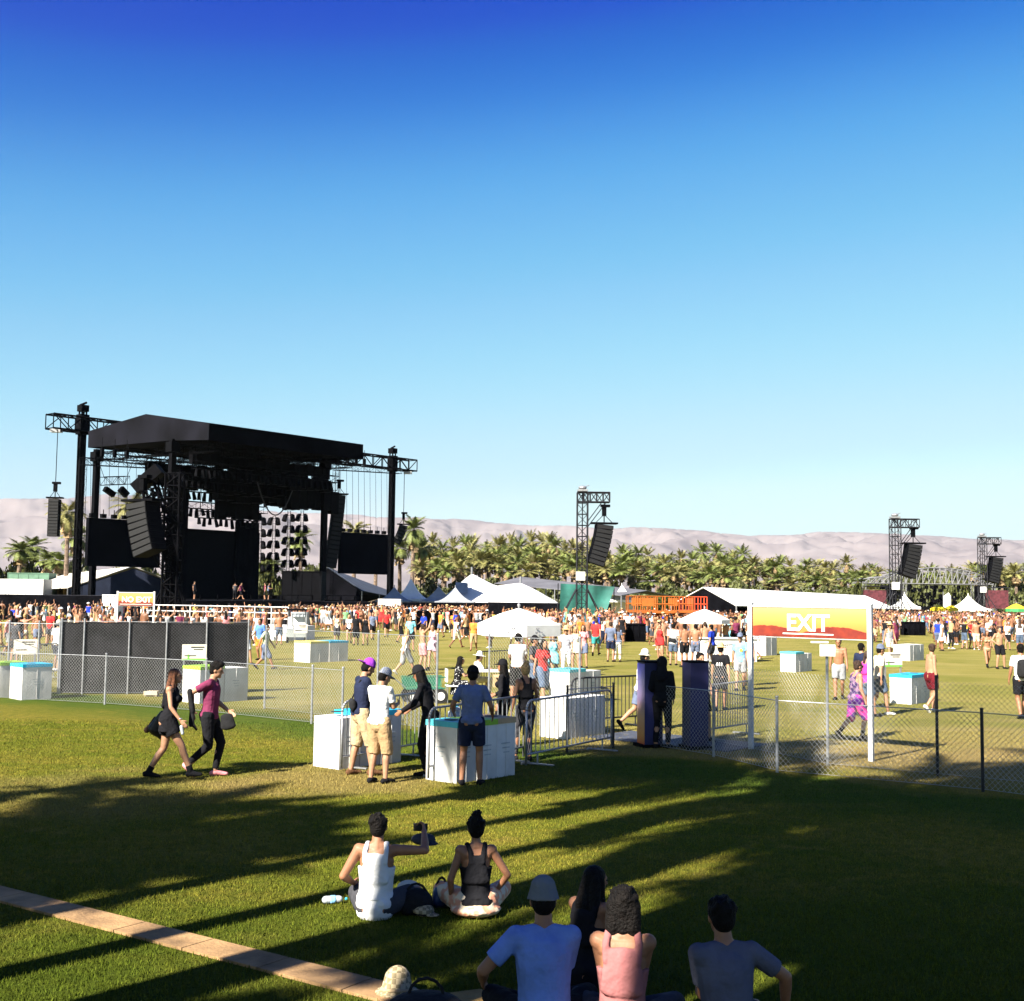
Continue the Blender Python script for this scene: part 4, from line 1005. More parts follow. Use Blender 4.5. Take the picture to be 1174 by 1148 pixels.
for x in (-5.4, 10.5): q = MB(); q.box((x, -1, 3.4), (1.4, 1.2, 4.0) if x > 0 else (2.6, 1.2, 3.8)); link("curtain", q.mesh("curtain", SCRIM), t)
r9 = random.Random(9)
for i in range(60): x, z = r9.uniform(-4, 8), r9.uniform(2.2, 5.2); q = MB(); q.box((x, r9.uniform(-1, 2), z), (.5, .45, .6), rz=r9.random()); q.bar((x, 0, z), (x, 0, 5.6), .03, 3); link("lamp", q.mesh("lamp", BLK), t)
MAR = mat("maroon_screen", (.11, .025, .035), .8, .25, 3)
for px, dd, lab in ((1003, 195, "maroon side screen at the near end of the second stage"), (1143, 195, "maroon side screen at the far end of the second stage")):
    t = thing("video_screen", lab, "video screen", at(px, dd)); m = MB(); m.box((0, 0, ZP(px, 691, dd) + .5), (3.6, .3, 2.9)); link("panel", m.mesh("panel", MAR), t)
    m = MB()
    for s in (-1.9, 1.9): m.truss((s, 0, 0), (s, 0, 5.0), .3, .8)
    m.bar((-1.9, 0, 4.9), (1.9, 0, 4.9), .08); link("frame", m.mesh("frame", DKST), t)
# white banner flag by the second stage, yellow umbrellas
def parasol(px, d, w, ztop, zed, mt, label, sides=8, valance=.25, seg=2, letter=False, vm=None, group=None):
    t = thing("parasol", label, "umbrella", at(px, d), R(10), group); m = MB(); a = w / 2; rings = [(0.0, ztop), (a * .45, ztop - (ztop - zed) * .36), (a, zed)]
    def rp(r, z): return [(r * math.cos(2 * PI * (k + .5) / sides), r * math.sin(2 * PI * (k + .5) / sides), z) for k in range(sides)]
    r1, r2, r3 = rp(a * .45, rings[1][1]), rp(a, zed), rp(a * 1.0, zed - valance); vs = [(0, 0, ztop)] + r1 + r2; fs = []
    for k in range(sides): fs.append((0, 1 + k, 1 + (k + 1) % sides)); fs.append((1 + k, 1 + sides + k, 1 + sides + (k + 1) % sides, 1 + (k + 1) % sides))
    m.add(vs, fs)
    v = MB(); v.add(r2 + r3, [(k, (k + 1) % sides, sides + (k + 1) % sides, sides + k) for k in range(sides)])
    link("canopy", m.mesh("canopy", mt), t); link("valance", v.mesh("valance", vm or mt), t)
    m = MB(); m.bar((0, 0, 0), (0, 0, ztop + .1), .025, 8); m.ell((0, 0, ztop + .08), (.05, .05, .06)); link("pole", m.mesh("pole", ALU), t)
    m = MB(); 
    for k in range(sides): x, y, z = r2[k]; m.bar((0, 0, zed + .05), (x, y, z + .01), .012, 4)
    link("rib", m.mesh("rib", ALU), t)
    m = MB(); m.disc((0, 0, 0), .28, 14, h=.07); link("base", m.mesh("base", SCRIM), t)
    return t
PAR = mat("parasol_white", (.85, .84, .82), .8, .04, 3, bump=.15, bscale=4)
up = parasol(595, 36.5, 2.62, 2.46, 1.98, PAR, "large white market parasol lettered on its skirt shading the check-in table", sides=6, valance=.33)
tm = text_mesh("THANK YOU", .13, mat("print_grey", (.12, .12, .14), .8, 0), depth=.001) if False else None
m = MB(); rp_ = random.Random(2)
for row, (z, hgt, x0, x1) in enumerate(((1.88, .045, -.42, .42), (1.77, .05, -.52, .52))):
    x = x0
    while x < x1:
        wd = rp_.uniform(.025, .05); m.box((x + wd / 2, 0, z), (wd, .004, hgt if row == 0 else hgt * rp_.uniform(.5, 1))); x += wd + .022
ang = 2 * PI * 4 / 6; 
lt = link("lettering", m.mesh("lettering", mat("print_grey", (.16, .16, .18), .8, 0)), [c for c in up.children if c.name.startswith("valance")][0])
apo = 1.31 * math.cos(PI / 6); lt.location = (math.cos(ang) * 0 + apo * math.cos(-PI / 2 - R(0)) , apo * math.sin(-PI / 2) - .006, 0)
parasol(808, 62, 2.5, 2.25, 1.72, PAR, "white parasol over the sales table beyond the gate", valance=.2)
YL = mat("yellow_canvas", (.85, .62, .03), .8, .05, 3)
parasol(1076, 135, 1.8, 2.3, 1.9, YL, "yellow parasol nearer the white banner flag by the second stage", valance=.25, group=None)
parasol(1090, 135, 1.6, 2.3, 1.9, YL, "yellow parasol touching the big peaked tent by the second stage", valance=.25)
parasol(1165, 118, 2.0, 2.6, 2.1, YL, "green and yellow parasol by the frame edge in the crowd", valance=.3, vm=mat("green_canvas", (.05, .3, .1), .8, .05, 3))
t = thing("banner_flag", "tall white feather flag standing before the second stage", "flag", at(1086, 170))
m = MB(); m.slab([(-.5, 0, .8), (.5, 0, .8), (.5, 0, 3.4), (.2, 0, 3.9), (-.5, 0, 3.4)], (0, .05, 0)); link("cloth", m.mesh("cloth", WHT), t)
m = MB(); m.bar((-.55, .02, 0), (-.55, .02, 4.0), .05); link("pole", m.mesh("pole", ALU), t)

# ------------------------------------------------------------------ the white viewing platform
a, b = at(165, 76), at(331, 72)
t = thing("viewing_platform", "low white platform with white handrails in front of the big stage", "platform", a, math.atan2((b - a).y, (b - a).x)); Lp = (b - a).length
m = MB(); m.box((Lp / 2, 1.5, .42), (Lp, 3.0, .84)); link("skirt", m.mesh("skirt", WPL), t)
m = MB()
for z in (1.25, 1.6, 1.95): m.bar((0, 0, z), (Lp, 0, z), .03)
for i in range(10): x = Lp * i / 9; m.bar((x, 0, .8), (x, 0, 1.95), .035)
link("handrail", m.mesh("handrail", WPL), t)
m = MB(); m.box((Lp / 2, -.02, .45), (Lp * .98, .02, .05)); link("trim", m.mesh("trim", ALU), t)
# golf cart
t = thing("golf_cart", "white roofed utility cart parked at the end of the white platform", "cart", at(341, 70), R(100))
m = MB(); m.box((0, 0, .55), (2.2, 1.1, .45)); m.box((.85, 0, .85), (.35, 1.05, .5)); link("body", m.mesh("body", mat("cart_grey", (.35, .38, .38), .5, .1, 4)), t)
m = MB(); m.box((-.1, 0, 1.85), (1.9, 1.15, .08)); link("roof", m.mesh("roof", SCRIM), t)
m = MB(); m.box((-.2, 0, .9), (.5, 1.0, .2)); m.box((-.42, 0, 1.2), (.14, 1.0, .5)); link("seat", m.mesh("seat", WPL), t)
for x in (-.75, .75):
    for y in (-.5, .5):
        m = MB(); m.bar((x, y - .07, .25), (x, y + .07, .25), .25, 14); link("wheel", m.mesh("wheel", SCRIM), t)
        m = MB(); m.bar((x * 1.0, y, .8), (x * .95, y, 1.85), .03); link("post", m.mesh("post", ALU), t)
# ------------------------------------------------------------------ fences
def fence(points, h, label, rail=True, posts=True, mesh_step=.062, wire=.0022, dark=(), bottom=0.04, screen=None, tops=None, group="chain-link fences"):
    """chain-link fence along ground points; every post is a part"""
    a0 = Vector(points[0]); t = thing("chain_link_fence", label, "fence", a0, 0, group)
    W = MB(); RL = MB(); SCN = MB()
    for i, (p, q) in enumerate(zip(points, points[1:])):
        p = Vector(p) - a0; q = Vector(q) - a0; L = (q - p).length; u = (q - p) / L; st = mesh_step * math.sqrt(2); z0, z1 = bottom, h - .02; H = z1 - z0
        nrm = Vector((-u.y, u.x, 0))
        for sgn in (1, -1):
            k = -H
            while k < L:
                s0, s1 = k, k + H
                c0, c1 = max(s0, 0), min(s1, L)
                if c1 > c0:
                    za, zb = z0 + (c0 - s0), z0 + (c1 - s0)
                    if sgn < 0: za, zb = z1 - (c0 - s0), z1 - (c1 - s0)
                    W.bar(p + u * c0 + nrm * (.0025 * sgn) + Vector((0, 0, za)), p + u * c1 + nrm * (.0025 * sgn) + Vector((0, 0, zb)), wire, 3)
                k += st
        if rail: RL.bar(p + Vector((0, 0, h)), q + Vector((0, 0, h)), .009, 6)
        RL.bar(p + Vector((0, 0, z0)), q + Vector((0, 0, z0)), .004, 4)
        if screen: 
            n = Vector((-u.y, u.x, 0)) * -.035; n = n if n.y > 0 else -n; nx = max(2, int(L / .25)); vs = []
            for j in range(5):
                for ii in range(nx + 1): f = ii / nx; w = .03 * math.sin(f * 23 + j) + .02 * math.sin(f * 61 + 2 * j); vs.append(p + u * (L * f) + n * (1 + abs(w) * 20) + Vector((0, 0, .03 + (h - .05 + .02 * math.sin(f * 9)) * j / 4)))
            SCN.add(vs, [(j * (nx + 1) + ii, j * (nx + 1) + ii + 1, (j + 1) * (nx + 1) + ii + 1, (j + 1) * (nx + 1) + ii) for j in range(4) for ii in range(nx)])
    link("wire_mesh", W.mesh("wire_mesh", (mat("fence_wire_dull", (.12, .12, .125), .6, .05, 3, metal=.2) if screen else mat("fence_wire", (.50, .50, .50), .5, .05, 3, metal=.3))), t); link("rail", RL.mesh("rail", STEEL), t)
    if screen: link("privacy_screen", SCN.mesh("privacy_screen", screen, True), t)
    for i, p in enumerate(points):
        q = MB(); pp = Vector(p) - a0; e = .06 + (tops or {}).get(i, 0)
        q.bar(pp, pp + Vector((0, 0, h + e)), .025, 8); q.ell(pp + Vector((0, 0, h + e)), (.030, .030, .02))
        link("post", q.mesh("post", DKST if i in dark else STEEL), t)
    return t
def gl(px, py): p = G(px, py); return Vector((p.x, p.y, 0))
def line_pts(a, b, n): return [a.lerp(b, i / n) for i in range(n + 1)]
WSC = mat("windscreen", (.02, .02, .023), .9, .3, 1.5, bump=.7, bscale=4)
fence([gl(68, 796), gl(94, 796), gl(146, 796), gl(189, 796), gl(235, 795.5), gl(283, 794)], 1.98, "tall chain-link run covered by the sagging black windscreen", screen=WSC)
fence([gl(-60, 792), gl(8, 794), gl(42, 795), gl(66, 796)], 1.9, "bare tall chain-link run ending at the black windscreen's outer edge")
fence([gl(303, 813), gl(432, 829), gl(500, 838)], 1.95, "tall chain-link run between black windscreen and the barricades")
fence([gl(560, 826), gl(664, 838)], 1.9, "tall chain-link panel in front of the blue-lidded bins behind the staff")
fence([gl(-40, 799), gl(120, 808), gl(235, 817), gl(357, 830), gl(392, 834)], 1.2, "low chain-link run on the near side of the black windscreen", rail=True, wire=.0022)
fence([gl(752, 857), gl(818, 868), gl(891, 886), gl(1127, 908), gl(1260, 925)], 1.17, "low chain-link run nearest the viewer under the exit sign", rail=True, dark=(3,))
fence([gl(812, 850), gl(949, 878), gl(1075, 890), gl(1240, 905)], 1.55, "tall chain-link run behind the low one under the exit sign", rail=False, dark=(2, 3), tops={1: .42})
fence([gl(703, 858), gl(650, 864)], 1.15, "short dark-posted chain-link piece closing the gap by the gate", dark=(0, 1))
# little sign box on top of the tall fence post
pq = gl(949, 878); t = thing("notice_box", "small pale notice fixed to the tall fence post under the exit sign", "sign", (pq.x, pq.y, 1.86)); m = MB(); m.box((0, -.04, .1), (.26, .04, .2)); m.box((-.13, -.02, .24), (.30, .03, .03)); link("board", m.mesh("board", mat("notice_pale", (.8, .76, .74), .7, .1, 9)), t)
# ------------------------------------------------------------------ crowd barricades
def barricade(p, q, label, h=1.10, mt=STEEL, bars=19, group="steel crowd barricades"):
    p, q = Vector(p), Vector(q); L = (q - p).length; u = (q - p) / L; t = thing("crowd_barricade", label, "barricade", p, math.atan2(u.y, u.x), group)
    m = MB(); r = .16; z0, z1 = .22, h; arc = lambda cx, cz, a0, a1: [Vector((cx + r * math.cos(R(a0 + (a1 - a0) * i / 5)), 0, cz + r * math.sin(R(a0 + (a1 - a0) * i / 5)))) for i in range(6)]
    path = [Vector((0, 0, .05))] + arc(r, z1 - r, 180, 90) + arc(L - r, z1 - r, 90, 0) + [Vector((L, 0, .05))]
    m.tube(path, .020, 8); m.bar((0, 0, z0), (L, 0, z0), .018, 8); link("frame", m.mesh("frame", mt, True), t)
    m = MB()
    for i in range(1, bars): x = L * i / bars; zt = z1 if r < x < L - r else z1 - r + math.sqrt(max(0, r * r - (r - min(x, L - x)) ** 2)); m.bar((x, 0, z0), (x, 0, zt), .0095, 6)
    link("bars", m.mesh("bars", mt), t)
    for x in (L * .12, L * .88): m = MB(); m.box((x, 0, .03), (.06, .62, .02)); m.box((x, .28, .015), (.08, .06, .03)); m.bar((x, 0, .03), (x, 0, z0), .016, 6); link("foot", m.mesh("foot", mt), t)
    return t
barricade(gl(391, 884), gl(484, 866), "steel barricade beside the two young men in caps and shorts")
barricade(gl(491, 896), gl(600, 871), "steel barricade right behind the foreground bins", bars=20)
barricade(gl(603, 881), gl(701, 859), "steel barricade standing clear between bins and dark gate post", bars=20)
barricade(gl(655, 838), gl(738, 832), "dark barricade seen through the gate behind the standing one", mt=DKST)
barricade(gl(808, 850), gl(862, 841), "dark barricade behind the plain blue totem")
barricade(gl(-30, 786), gl(24, 782), "first of the barricades behind the bins with lime and blue lids")
barricade(gl(24, 781), gl(66, 777), "second of the barricades reaching the black windscreen's outer edge")
barricade(gl(546, 789), gl(600, 785), "dark barricade behind the seated pair under the market parasol", mt=DKST)
barricade(gl(812, 776), gl(858, 772), "dark barricade in front of the man in the blue tee", mt=DKST)

# ------------------------------------------------------------------ recycling boxes
BOXW = mat("corrugated_white", (.80, .79, .77), .7, .05, 1.6, bump=.3, bscale=9, col2=(.58, .56, .53))
LID = {'blue': mat("lid_blue", (.02, .42, .68), .5, .06, 6), 'green': mat("lid_green", (.30, .58, .04), .5, .06, 6), 'brown': mat("lid_brown", (.55, .38, .22), .8, .1, 6), 'aqua': mat("lid_aqua", (.10, .60, .72), .5, .06, 6), 'yellow': mat("lid_yellow", (.75, .65, .15), .5, .06, 6)}
INK = mat("print_black", (.03, .03, .035), .7, 0); PINK = mat("print_green", (.18, .5, .08), .7, 0)
def bins(px, py, lids, labels, rz=49, w=.62, h=.84, board=None, group=None, wl=None):
    """a row of boxes; (px, py) is the near ground corner; the row runs away to the right"""
    c = gl(px, py); a = R(rz); u = Vector((math.cos(a), math.sin(a), 0)); v = Vector((-math.sin(a), math.cos(a), 0))
    wl = wl or w
    for i, (lid, lab) in enumerate(zip(lids, labels)):
        o = c + u * ((wl + .02) * (i + .5)) + v * (w / 2); jx = ((i * 37 + px) % 7 - 3) * .006
        t = thing("recycling_bin", lab, "bin", o + v * jx, a + jx, group)
        m = MB(); m.box((0, 0, h / 2), (wl, w, h)); m.box((0, -w / 2 - .004, h * .5), (.012, .008, h * .98)); link("box", m.mesh("box", BOXW), t)
        m = MB(); m.box((0, 0, h + .03), (wl + .015, w + .03, .085)); 
        if lid: link("lid", m.mesh("lid", LID[lid]), t)
        m = MB(); m.disc((0, 0, h + .073), .11, 16, h=.006); link("hole", m.mesh("hole", INK), t)
        m = MB()   # printing on the two visible faces
        for k in range(3): m.box((-.02 + .01 * k, -w / 2 - .010, h * .62 - k * .07), (.20 - .03 * k, .003, .018))
        for k in range(3): m.box((-wl / 2 - .002, .02, h * .62 - k * .07), (.003, .2 - .04 * k, .018))
        link("printing", m.mesh("printing", mat("print_pale", (.45, .50, .52), .7, .1, 9)), t)
    if board:
        o = c + u * (w * .5) + v * (w * 1.25) if board[0] is None else gl(*board[0])
        t = thing("sign_board", board[1], "sign", o, a * .35, None); m = MB(); m.box((0, 0, h + .38), (.62, .03, .42)); link("panel", m.mesh("panel", mat("board_cream", (.78, .72, .62), .7, .06, 5)), t)
        m = MB(); m.box((-.26, .0, (h + .2) / 2), (.04, .04, h + .2)); m.box((.26, .0, (h + .2) / 2), (.04, .04, h + .2)); link("legs", m.mesh("legs", ALU), t)
        m = MB(); m.box((.08, -.02, h + .52), (.34, .006, .03)); m.box((.1, -.02, h + .46), (.24, .006, .02)); m.box((-.1, -.02, h + .3), (.3, .006, .02)); link("printing", m.mesh("printing", INK), t)
        if board[2]: m = MB(); m.box((0, -.02, h + .20), (.6, .006, .05)); m.box((-.15, -.02, h + .28), (.04, .006, .1)); link("green_band", m.mesh("green_band", PINK), t)
    return c
bins(523, 899, ['aqua', 'green', 'brown'], ["white recycling box with bright blue lid at the foreground barricade", "white recycling box with green lid behind the man in the blue tee", "white recycling box with cardboard brown top beside the green-lidded one"], w=.64, wl=.43)
bins(388, 883, [None, 'blue', 'blue'], ["lidless white recycling box by the man in the purple cap", "white box half hidden behind the legs of the men in caps", "white box with deep blue lid behind the young men's barricade"], w=.64, h=.82, wl=.44)
bins(648, 848, [None, None], ["bare white recycling box behind the free-standing barricade", "second bare white box nearest the gate post"], w=.66, h=.80)
bins(652, 808, ['aqua', None], ["white recycling box with blue lid behind the tall fence panel", "lidless box to the far side of the blue-lidded one behind the fence"], h=.84, w=.68)
bins(24, 803, ['blue', 'green'][:1], ["white box with bright blue lid beyond the low fence at the frame edge"], w=.78, h=.84, rz=44)
bins(-2, 800, ['green'], ["white box with lime green lid cut by the frame edge"], w=.7, h=.84, rz=44, board=((27, 792), "cream notice board standing behind the blue and lime lidded boxes", False))
bins(228, 807, ['green', None], ["white box with lime green lid behind the walking couple", "white box without lid between walking couple and fence"], w=.74, h=.86, board=((221, 803), "cream notice board with green band above the couple's shoulders", True))
bins(355, 760, ['yellow', 'blue'], ["white box with yellow lid alone on the open lawn", "white box with blue lid alone on the open lawn"], w=1.0, h=.78, board=((344, 750), "blank white notice board behind the boxes on the open lawn", False))
bins(912, 771, ['aqua', None], ["white box with aqua lid seen below the exit banner", "grey-sided lidless box seen below the exit banner"], w=.66, h=.70)
bins(1043, 758, [None, None], ["white lidless box behind the woman in pink", "second white lidless box behind the woman in pink"], w=.8, h=.74)
bins(1045, 808, ['blue', 'blue'], ["white box with blue lid next to the shirtless man in maroon shorts", "grey-sided box with blue lid touching the shirtless man's path"], w=.62, h=.72, board=((1024, 800), "white notice board with green band by the man in the white tee", True))
bins(1088, 737, ['green', None], ["white box with green lid at the edge of the far crowd", "white lidless box at the edge of the far crowd"], w=.9, h=.62)
bins(878, 752, [None], ["white dark-windowed cabinet box behind the exit banner's aqua-lidded box"], w=1.1, h=1.15)

# ------------------------------------------------------------------ entry totems, mats, signs
def totem(px, py, d_ztop, label, printed=True):
    p = gl(px, py); t = thing("entry_totem", label, "totem", p, R(14)); m = MB(); z = d_ztop
    PUR = mat("totem_blue", (.028, .027, .11), .6, .2, 1.5); 
    m.mi = 0; m.box((0, 0, z * .5), (.36, .42, z)); link("shell", m.mesh("shell", PUR), t)
    mm = bpy.data.materials.get("totem_print")
    if not mm:
        mm = bpy.data.materials.new("totem_print"); mm.use_nodes = True; N = mm.node_tree.nodes; L = mm.node_tree.links; tc = N.new("ShaderNodeTexCoord"); sp = N.new("ShaderNodeSeparateXYZ"); L.new(tc.outputs["Generated"], sp.inputs[0]); cr = N.new("ShaderNodeValToRGB"); e = cr.color_ramp.elements
        e[0].color = (.35, .03, .01, 1); e[1].color = (.05, .05, .40, 1); e.new(.12).color = (.45, .18, .02, 1); e.new(.35).color = (.40, .22, .10, 1); e.new(.55).color = (.13, .09, .17, 1); e.new(.8).color = (.11, .10, .22, 1); L.new(sp.outputs["Z"], cr.inputs[0]); L.new(cr.outputs[0], N["Principled BSDF"].inputs["Base Color"])
    q = MB(); q.box((-.183, 0, z * .5), (.006, .40, z * .96))
    if printed: link("printed_panel", q.mesh("printed_panel", mm), t)
    q = MB(); q.box((0, 0, .03), (.5, .5, .06)); q.box((0, 0, z + .01), (.38, .44, .03)); link("cap", q.mesh("cap", BLK), t)
totem(745, 856, 1.60, "purple and orange printed entry totem behind the person in black hood")
totem(797, 858, 1.62, "plain deep blue entry totem hiding the dark-haired man's legs", False)
t = thing("rubber_mat", "dark rubber mat on the ground between the two entry totems", "mat", gl(775, 850)); m = MB(); m.box((0, 0, .012), (3.2, 1.6, .02), rz=R(-40)); link("sheet", m.mesh("sheet", mat("rubber_mat", (.06, .07, .10), .7, .2, 4)), t)

def banner_mat(name="banner_print"):
    mm = bpy.data.materials.get(name)
    if mm: return mm
    mm = bpy.data.materials.new(name); mm.use_nodes = True; N = mm.node_tree.nodes; L = mm.node_tree.links; tc = N.new("ShaderNodeTexCoord"); sp = N.new("ShaderNodeSeparateXYZ"); L.new(tc.outputs["Generated"], sp.inputs[0]); cr = N.new("ShaderNodeValToRGB"); e = cr.color_ramp.elements
    e[0].color = (.50, .09, .01, 1); e[1].color = (.36, .20, .085, 1); e.new(.45).color = (.46, .16, .025, 1); e.new(.75).color = (.40, .20, .05, 1)
    L.new(sp.outputs["Z"], cr.inputs[0]); L.new(cr.outputs[0], N["Principled BSDF"].inputs["Base Color"]); N["Principled BSDF"].inputs["Roughness"].default_value = .7
    return mm
def sign(p, q, ztop, zbot, words, label, lsz, side_seen=True):
    p, q = Vector(p), Vector(q); L = (q - p).length; u = (q - p) / L; t = thing("gate_sign", label, "sign", p, math.atan2(u.y, u.x))
    for x in (0, L): m = MB(); m.box((x, 0, (ztop + .03) / 2), (.08, .08, ztop + .03)); m.box((x, 0, ztop + .04), (.10, .10, .02)); link("post", m.mesh("post", WPL), t)
    m = MB(); m.box((L / 2, 0, ztop - .015), (L - .08, .05, .03)); m.bar((.05, 0, zbot - .012), (L - .05, 0, zbot - .012), .012); link("crossbar", m.mesh("crossbar", WPL), t)
    m = MB(); m.box((L / 2, 0, (ztop - .035 + zbot) / 2), (L - .11, .03, ztop - .045 - zbot)); bn = link("banner", m.mesh("banner", banner_mat()), t)
    H = ztop - .035 - zbot; r = random.Random(5); m = MB(); pts = []; n = 46
    for i in range(n + 1): f = i / n; pts.append((.06 + (L - .12) * f, zbot + H * (.16 + .20 * abs(math.sin(f * 5.2 + .9)) ** .8 + .03 * r.random() - .05 * math.exp(-((f - .46) / .10) ** 2))))
    for (x0, z0), (x1, z1) in zip(pts, pts[1:]): m.add([(x0, -.019, zbot + .004), (x1, -.019, zbot + .004), (x1, -.019, z1), (x0, -.019, z0)], [(0, 1, 2, 3)])
    link("mountain_print", m.mesh("mountain_print", mat("print_red", (.24, .025, .008), .7, .35, 6, col2=(.14, .012, .008))), bn)
    tm = text_mesh(words, lsz, mat("print_cream", (.92, .88, .78), .7, 0), depth=.002, bold=lsz * .028); link("lettering", tm, bn, (L * .5 if words == 'EXIT' else L * .52, -.026, zbot + H * .47), (PI / 2, 0, 0))
    m = MB(); wl = lsz * .60 * len(words); m.box((L * .5, -.024, zbot + H * .12), (wl, .004, .022)); link("underline", m.mesh("underline", mat("print_cream", (.92, .88, .78), .7, 0)), bn)
sign(gl(861, 859), gl(999, 873), 2.71, 2.13, "EXIT", "white-posted gate sign whose orange banner reads EXIT", .42)
d = 62; a, b = at(135, d), at(177, d); sign(a, b, 2.74, 2.06, "NO EXIT", "white-posted orange sign reading NO EXIT above the black windscreen", .38)

# ------------------------------------------------------------------ things at the check-in table
t = thing("folding_table", "white folding table between seated women and umbrella pole", "table", gl(574, 800), R(8)); m = MB(); m.box((0, 0, .74), (1.8, .72, .035)); link("table_top", m.mesh("table_top", WPL), t)
for x in (-.8, .8):
    for y in (-.3, .3): m = MB(); m.bar((x, y, 0), (x * .93, y, .72), .016, 6); link("leg", m.mesh("leg", STEEL), t)
CARD = mat("cardboard", (.48, .33, .17), .9, .1, 6)
t = thing("cardboard_box", "brown cardboard box hanging open below the white folding table", "box", gl(574, 801) + Vector((.1, -.42, .35)), R(5)); m = MB(); m.box((0, 0, .16), (.62, .32, .32)); link("carton", m.mesh("carton", CARD), t); m = MB(); m.box((0, -.21, .30), (.6, .14, .01), rot=Matrix.Rotation(.5, 3, 'X')); link("flap", m.mesh("flap", CARD), t)
t = thing("garden_cart", "green mesh-sided garden cart with pale wheel near the seated woman", "cart", gl(486, 806), R(20)); m = MB(); m.box((0, 0, .38), (1.0, .5, .03))
for s in (-1, 1):
    for k in range(9): m.bar((-.5 + k / 8, .25 * s, .38), (-.56 + 1.12 * k / 8, .28 * s, .68), .008, 4)
    m.bar((-.56, .28 * s, .68), (.56, .28 * s, .68), .015)
m.box((0, .27, .53), (1.05, .02, .26)); link("tray", m.mesh("tray", mat("cart_green", (.03, .18, .11), .5, .1, 3)), t)
for x in (-.36, .36):
    for s in (-1, 1):
        m = MB(); m.bar((x, s * .27, .19), (x, s * .33, .19), .19, 18); w = link("wheel", m.mesh("wheel", mat("tyre_black", (.03, .03, .03), .8, .1, 5)), t)
        m = MB(); m.bar((x, s * .335, .19), (x, s * .345, .19), .11, 14); link("rim", m.mesh("rim", WPL), w)
m = MB(); m.tube([Vector((-.5, 0, .4)), Vector((-.95, 0, .75)), Vector((-.95, .1, .78))], .015, 6); link("handle", m.mesh("handle", STEEL), t)
t = thing("folding_chair", "white folding chair under the seated woman in spotted clothes", "chair", gl(520, 806), R(10)); m = MB(); m.box((0, 0, .45), (.42, .42, .03)); link("seat", m.mesh("seat", WPL), t); m = MB(); m.box((-.20, 0, .72), (.03, .42, .34)); link("backrest", m.mesh("backrest", WPL), t)
for x in (-.18, .18):
    for y in (-.18, .18): m = MB(); m.bar((x, y, 0), (x, y, .44), .013, 6); link("leg", m.mesh("leg", STEEL), t)
t = thing("water_jug", "clear water jug held up on the barricade by the staff", "jug", gl(517, 884) + Vector((.05, .35, .62))); m = MB(); m.bar((0, 0, 0), (0, 0, .30), .13, 16); m.bar((0, 0, .30), (0, 0, .38), .12, 16, .05); link("bottle", m.mesh("bottle", mat("jug_plastic", (.55, .60, .68), .25, .1, 5, trans=.3), True), t)
m = MB(); m.bar((0, 0, .38), (0, 0, .42), .05, 12); link("lid", m.mesh("lid", LID['blue']), t)
t = thing("water_jug_stand", "slim grey stand under the clear water jug", "stand", gl(517, 884) + Vector((.05, .35, 0))); m = MB(); m.box((0, 0, .6), (.3, .3, .03)); link("top", m.mesh("top", STEEL), t)
for x in (-.12, .12):
    for y in (-.12, .12): m = MB(); m.bar((x, y, 0), (x, y, .6), .012, 6); link("leg", m.mesh("leg", STEEL), t)
# sales table under the far parasol with white top
t = thing("sales_counter", "long white sales counter under the white parasol beyond the gate", "counter", at(822, 55), R(4)); m = MB(); m.box((0, 0, .5), (3.4, .8, 1.0)); link("body", m.mesh("body", WPL), t); m = MB(); m.box((0, 0, 1.03), (3.6, .95, .05)); link("top", m.mesh("top", WPL), t)
box_unit("cardboard_box", "small cream box lying by the windscreen's foot behind the walkers", "box", 171, 183, 793, 33.2, mat("cream_box", (.6, .5, .35), .8, .1, 4), .3, seams=1)

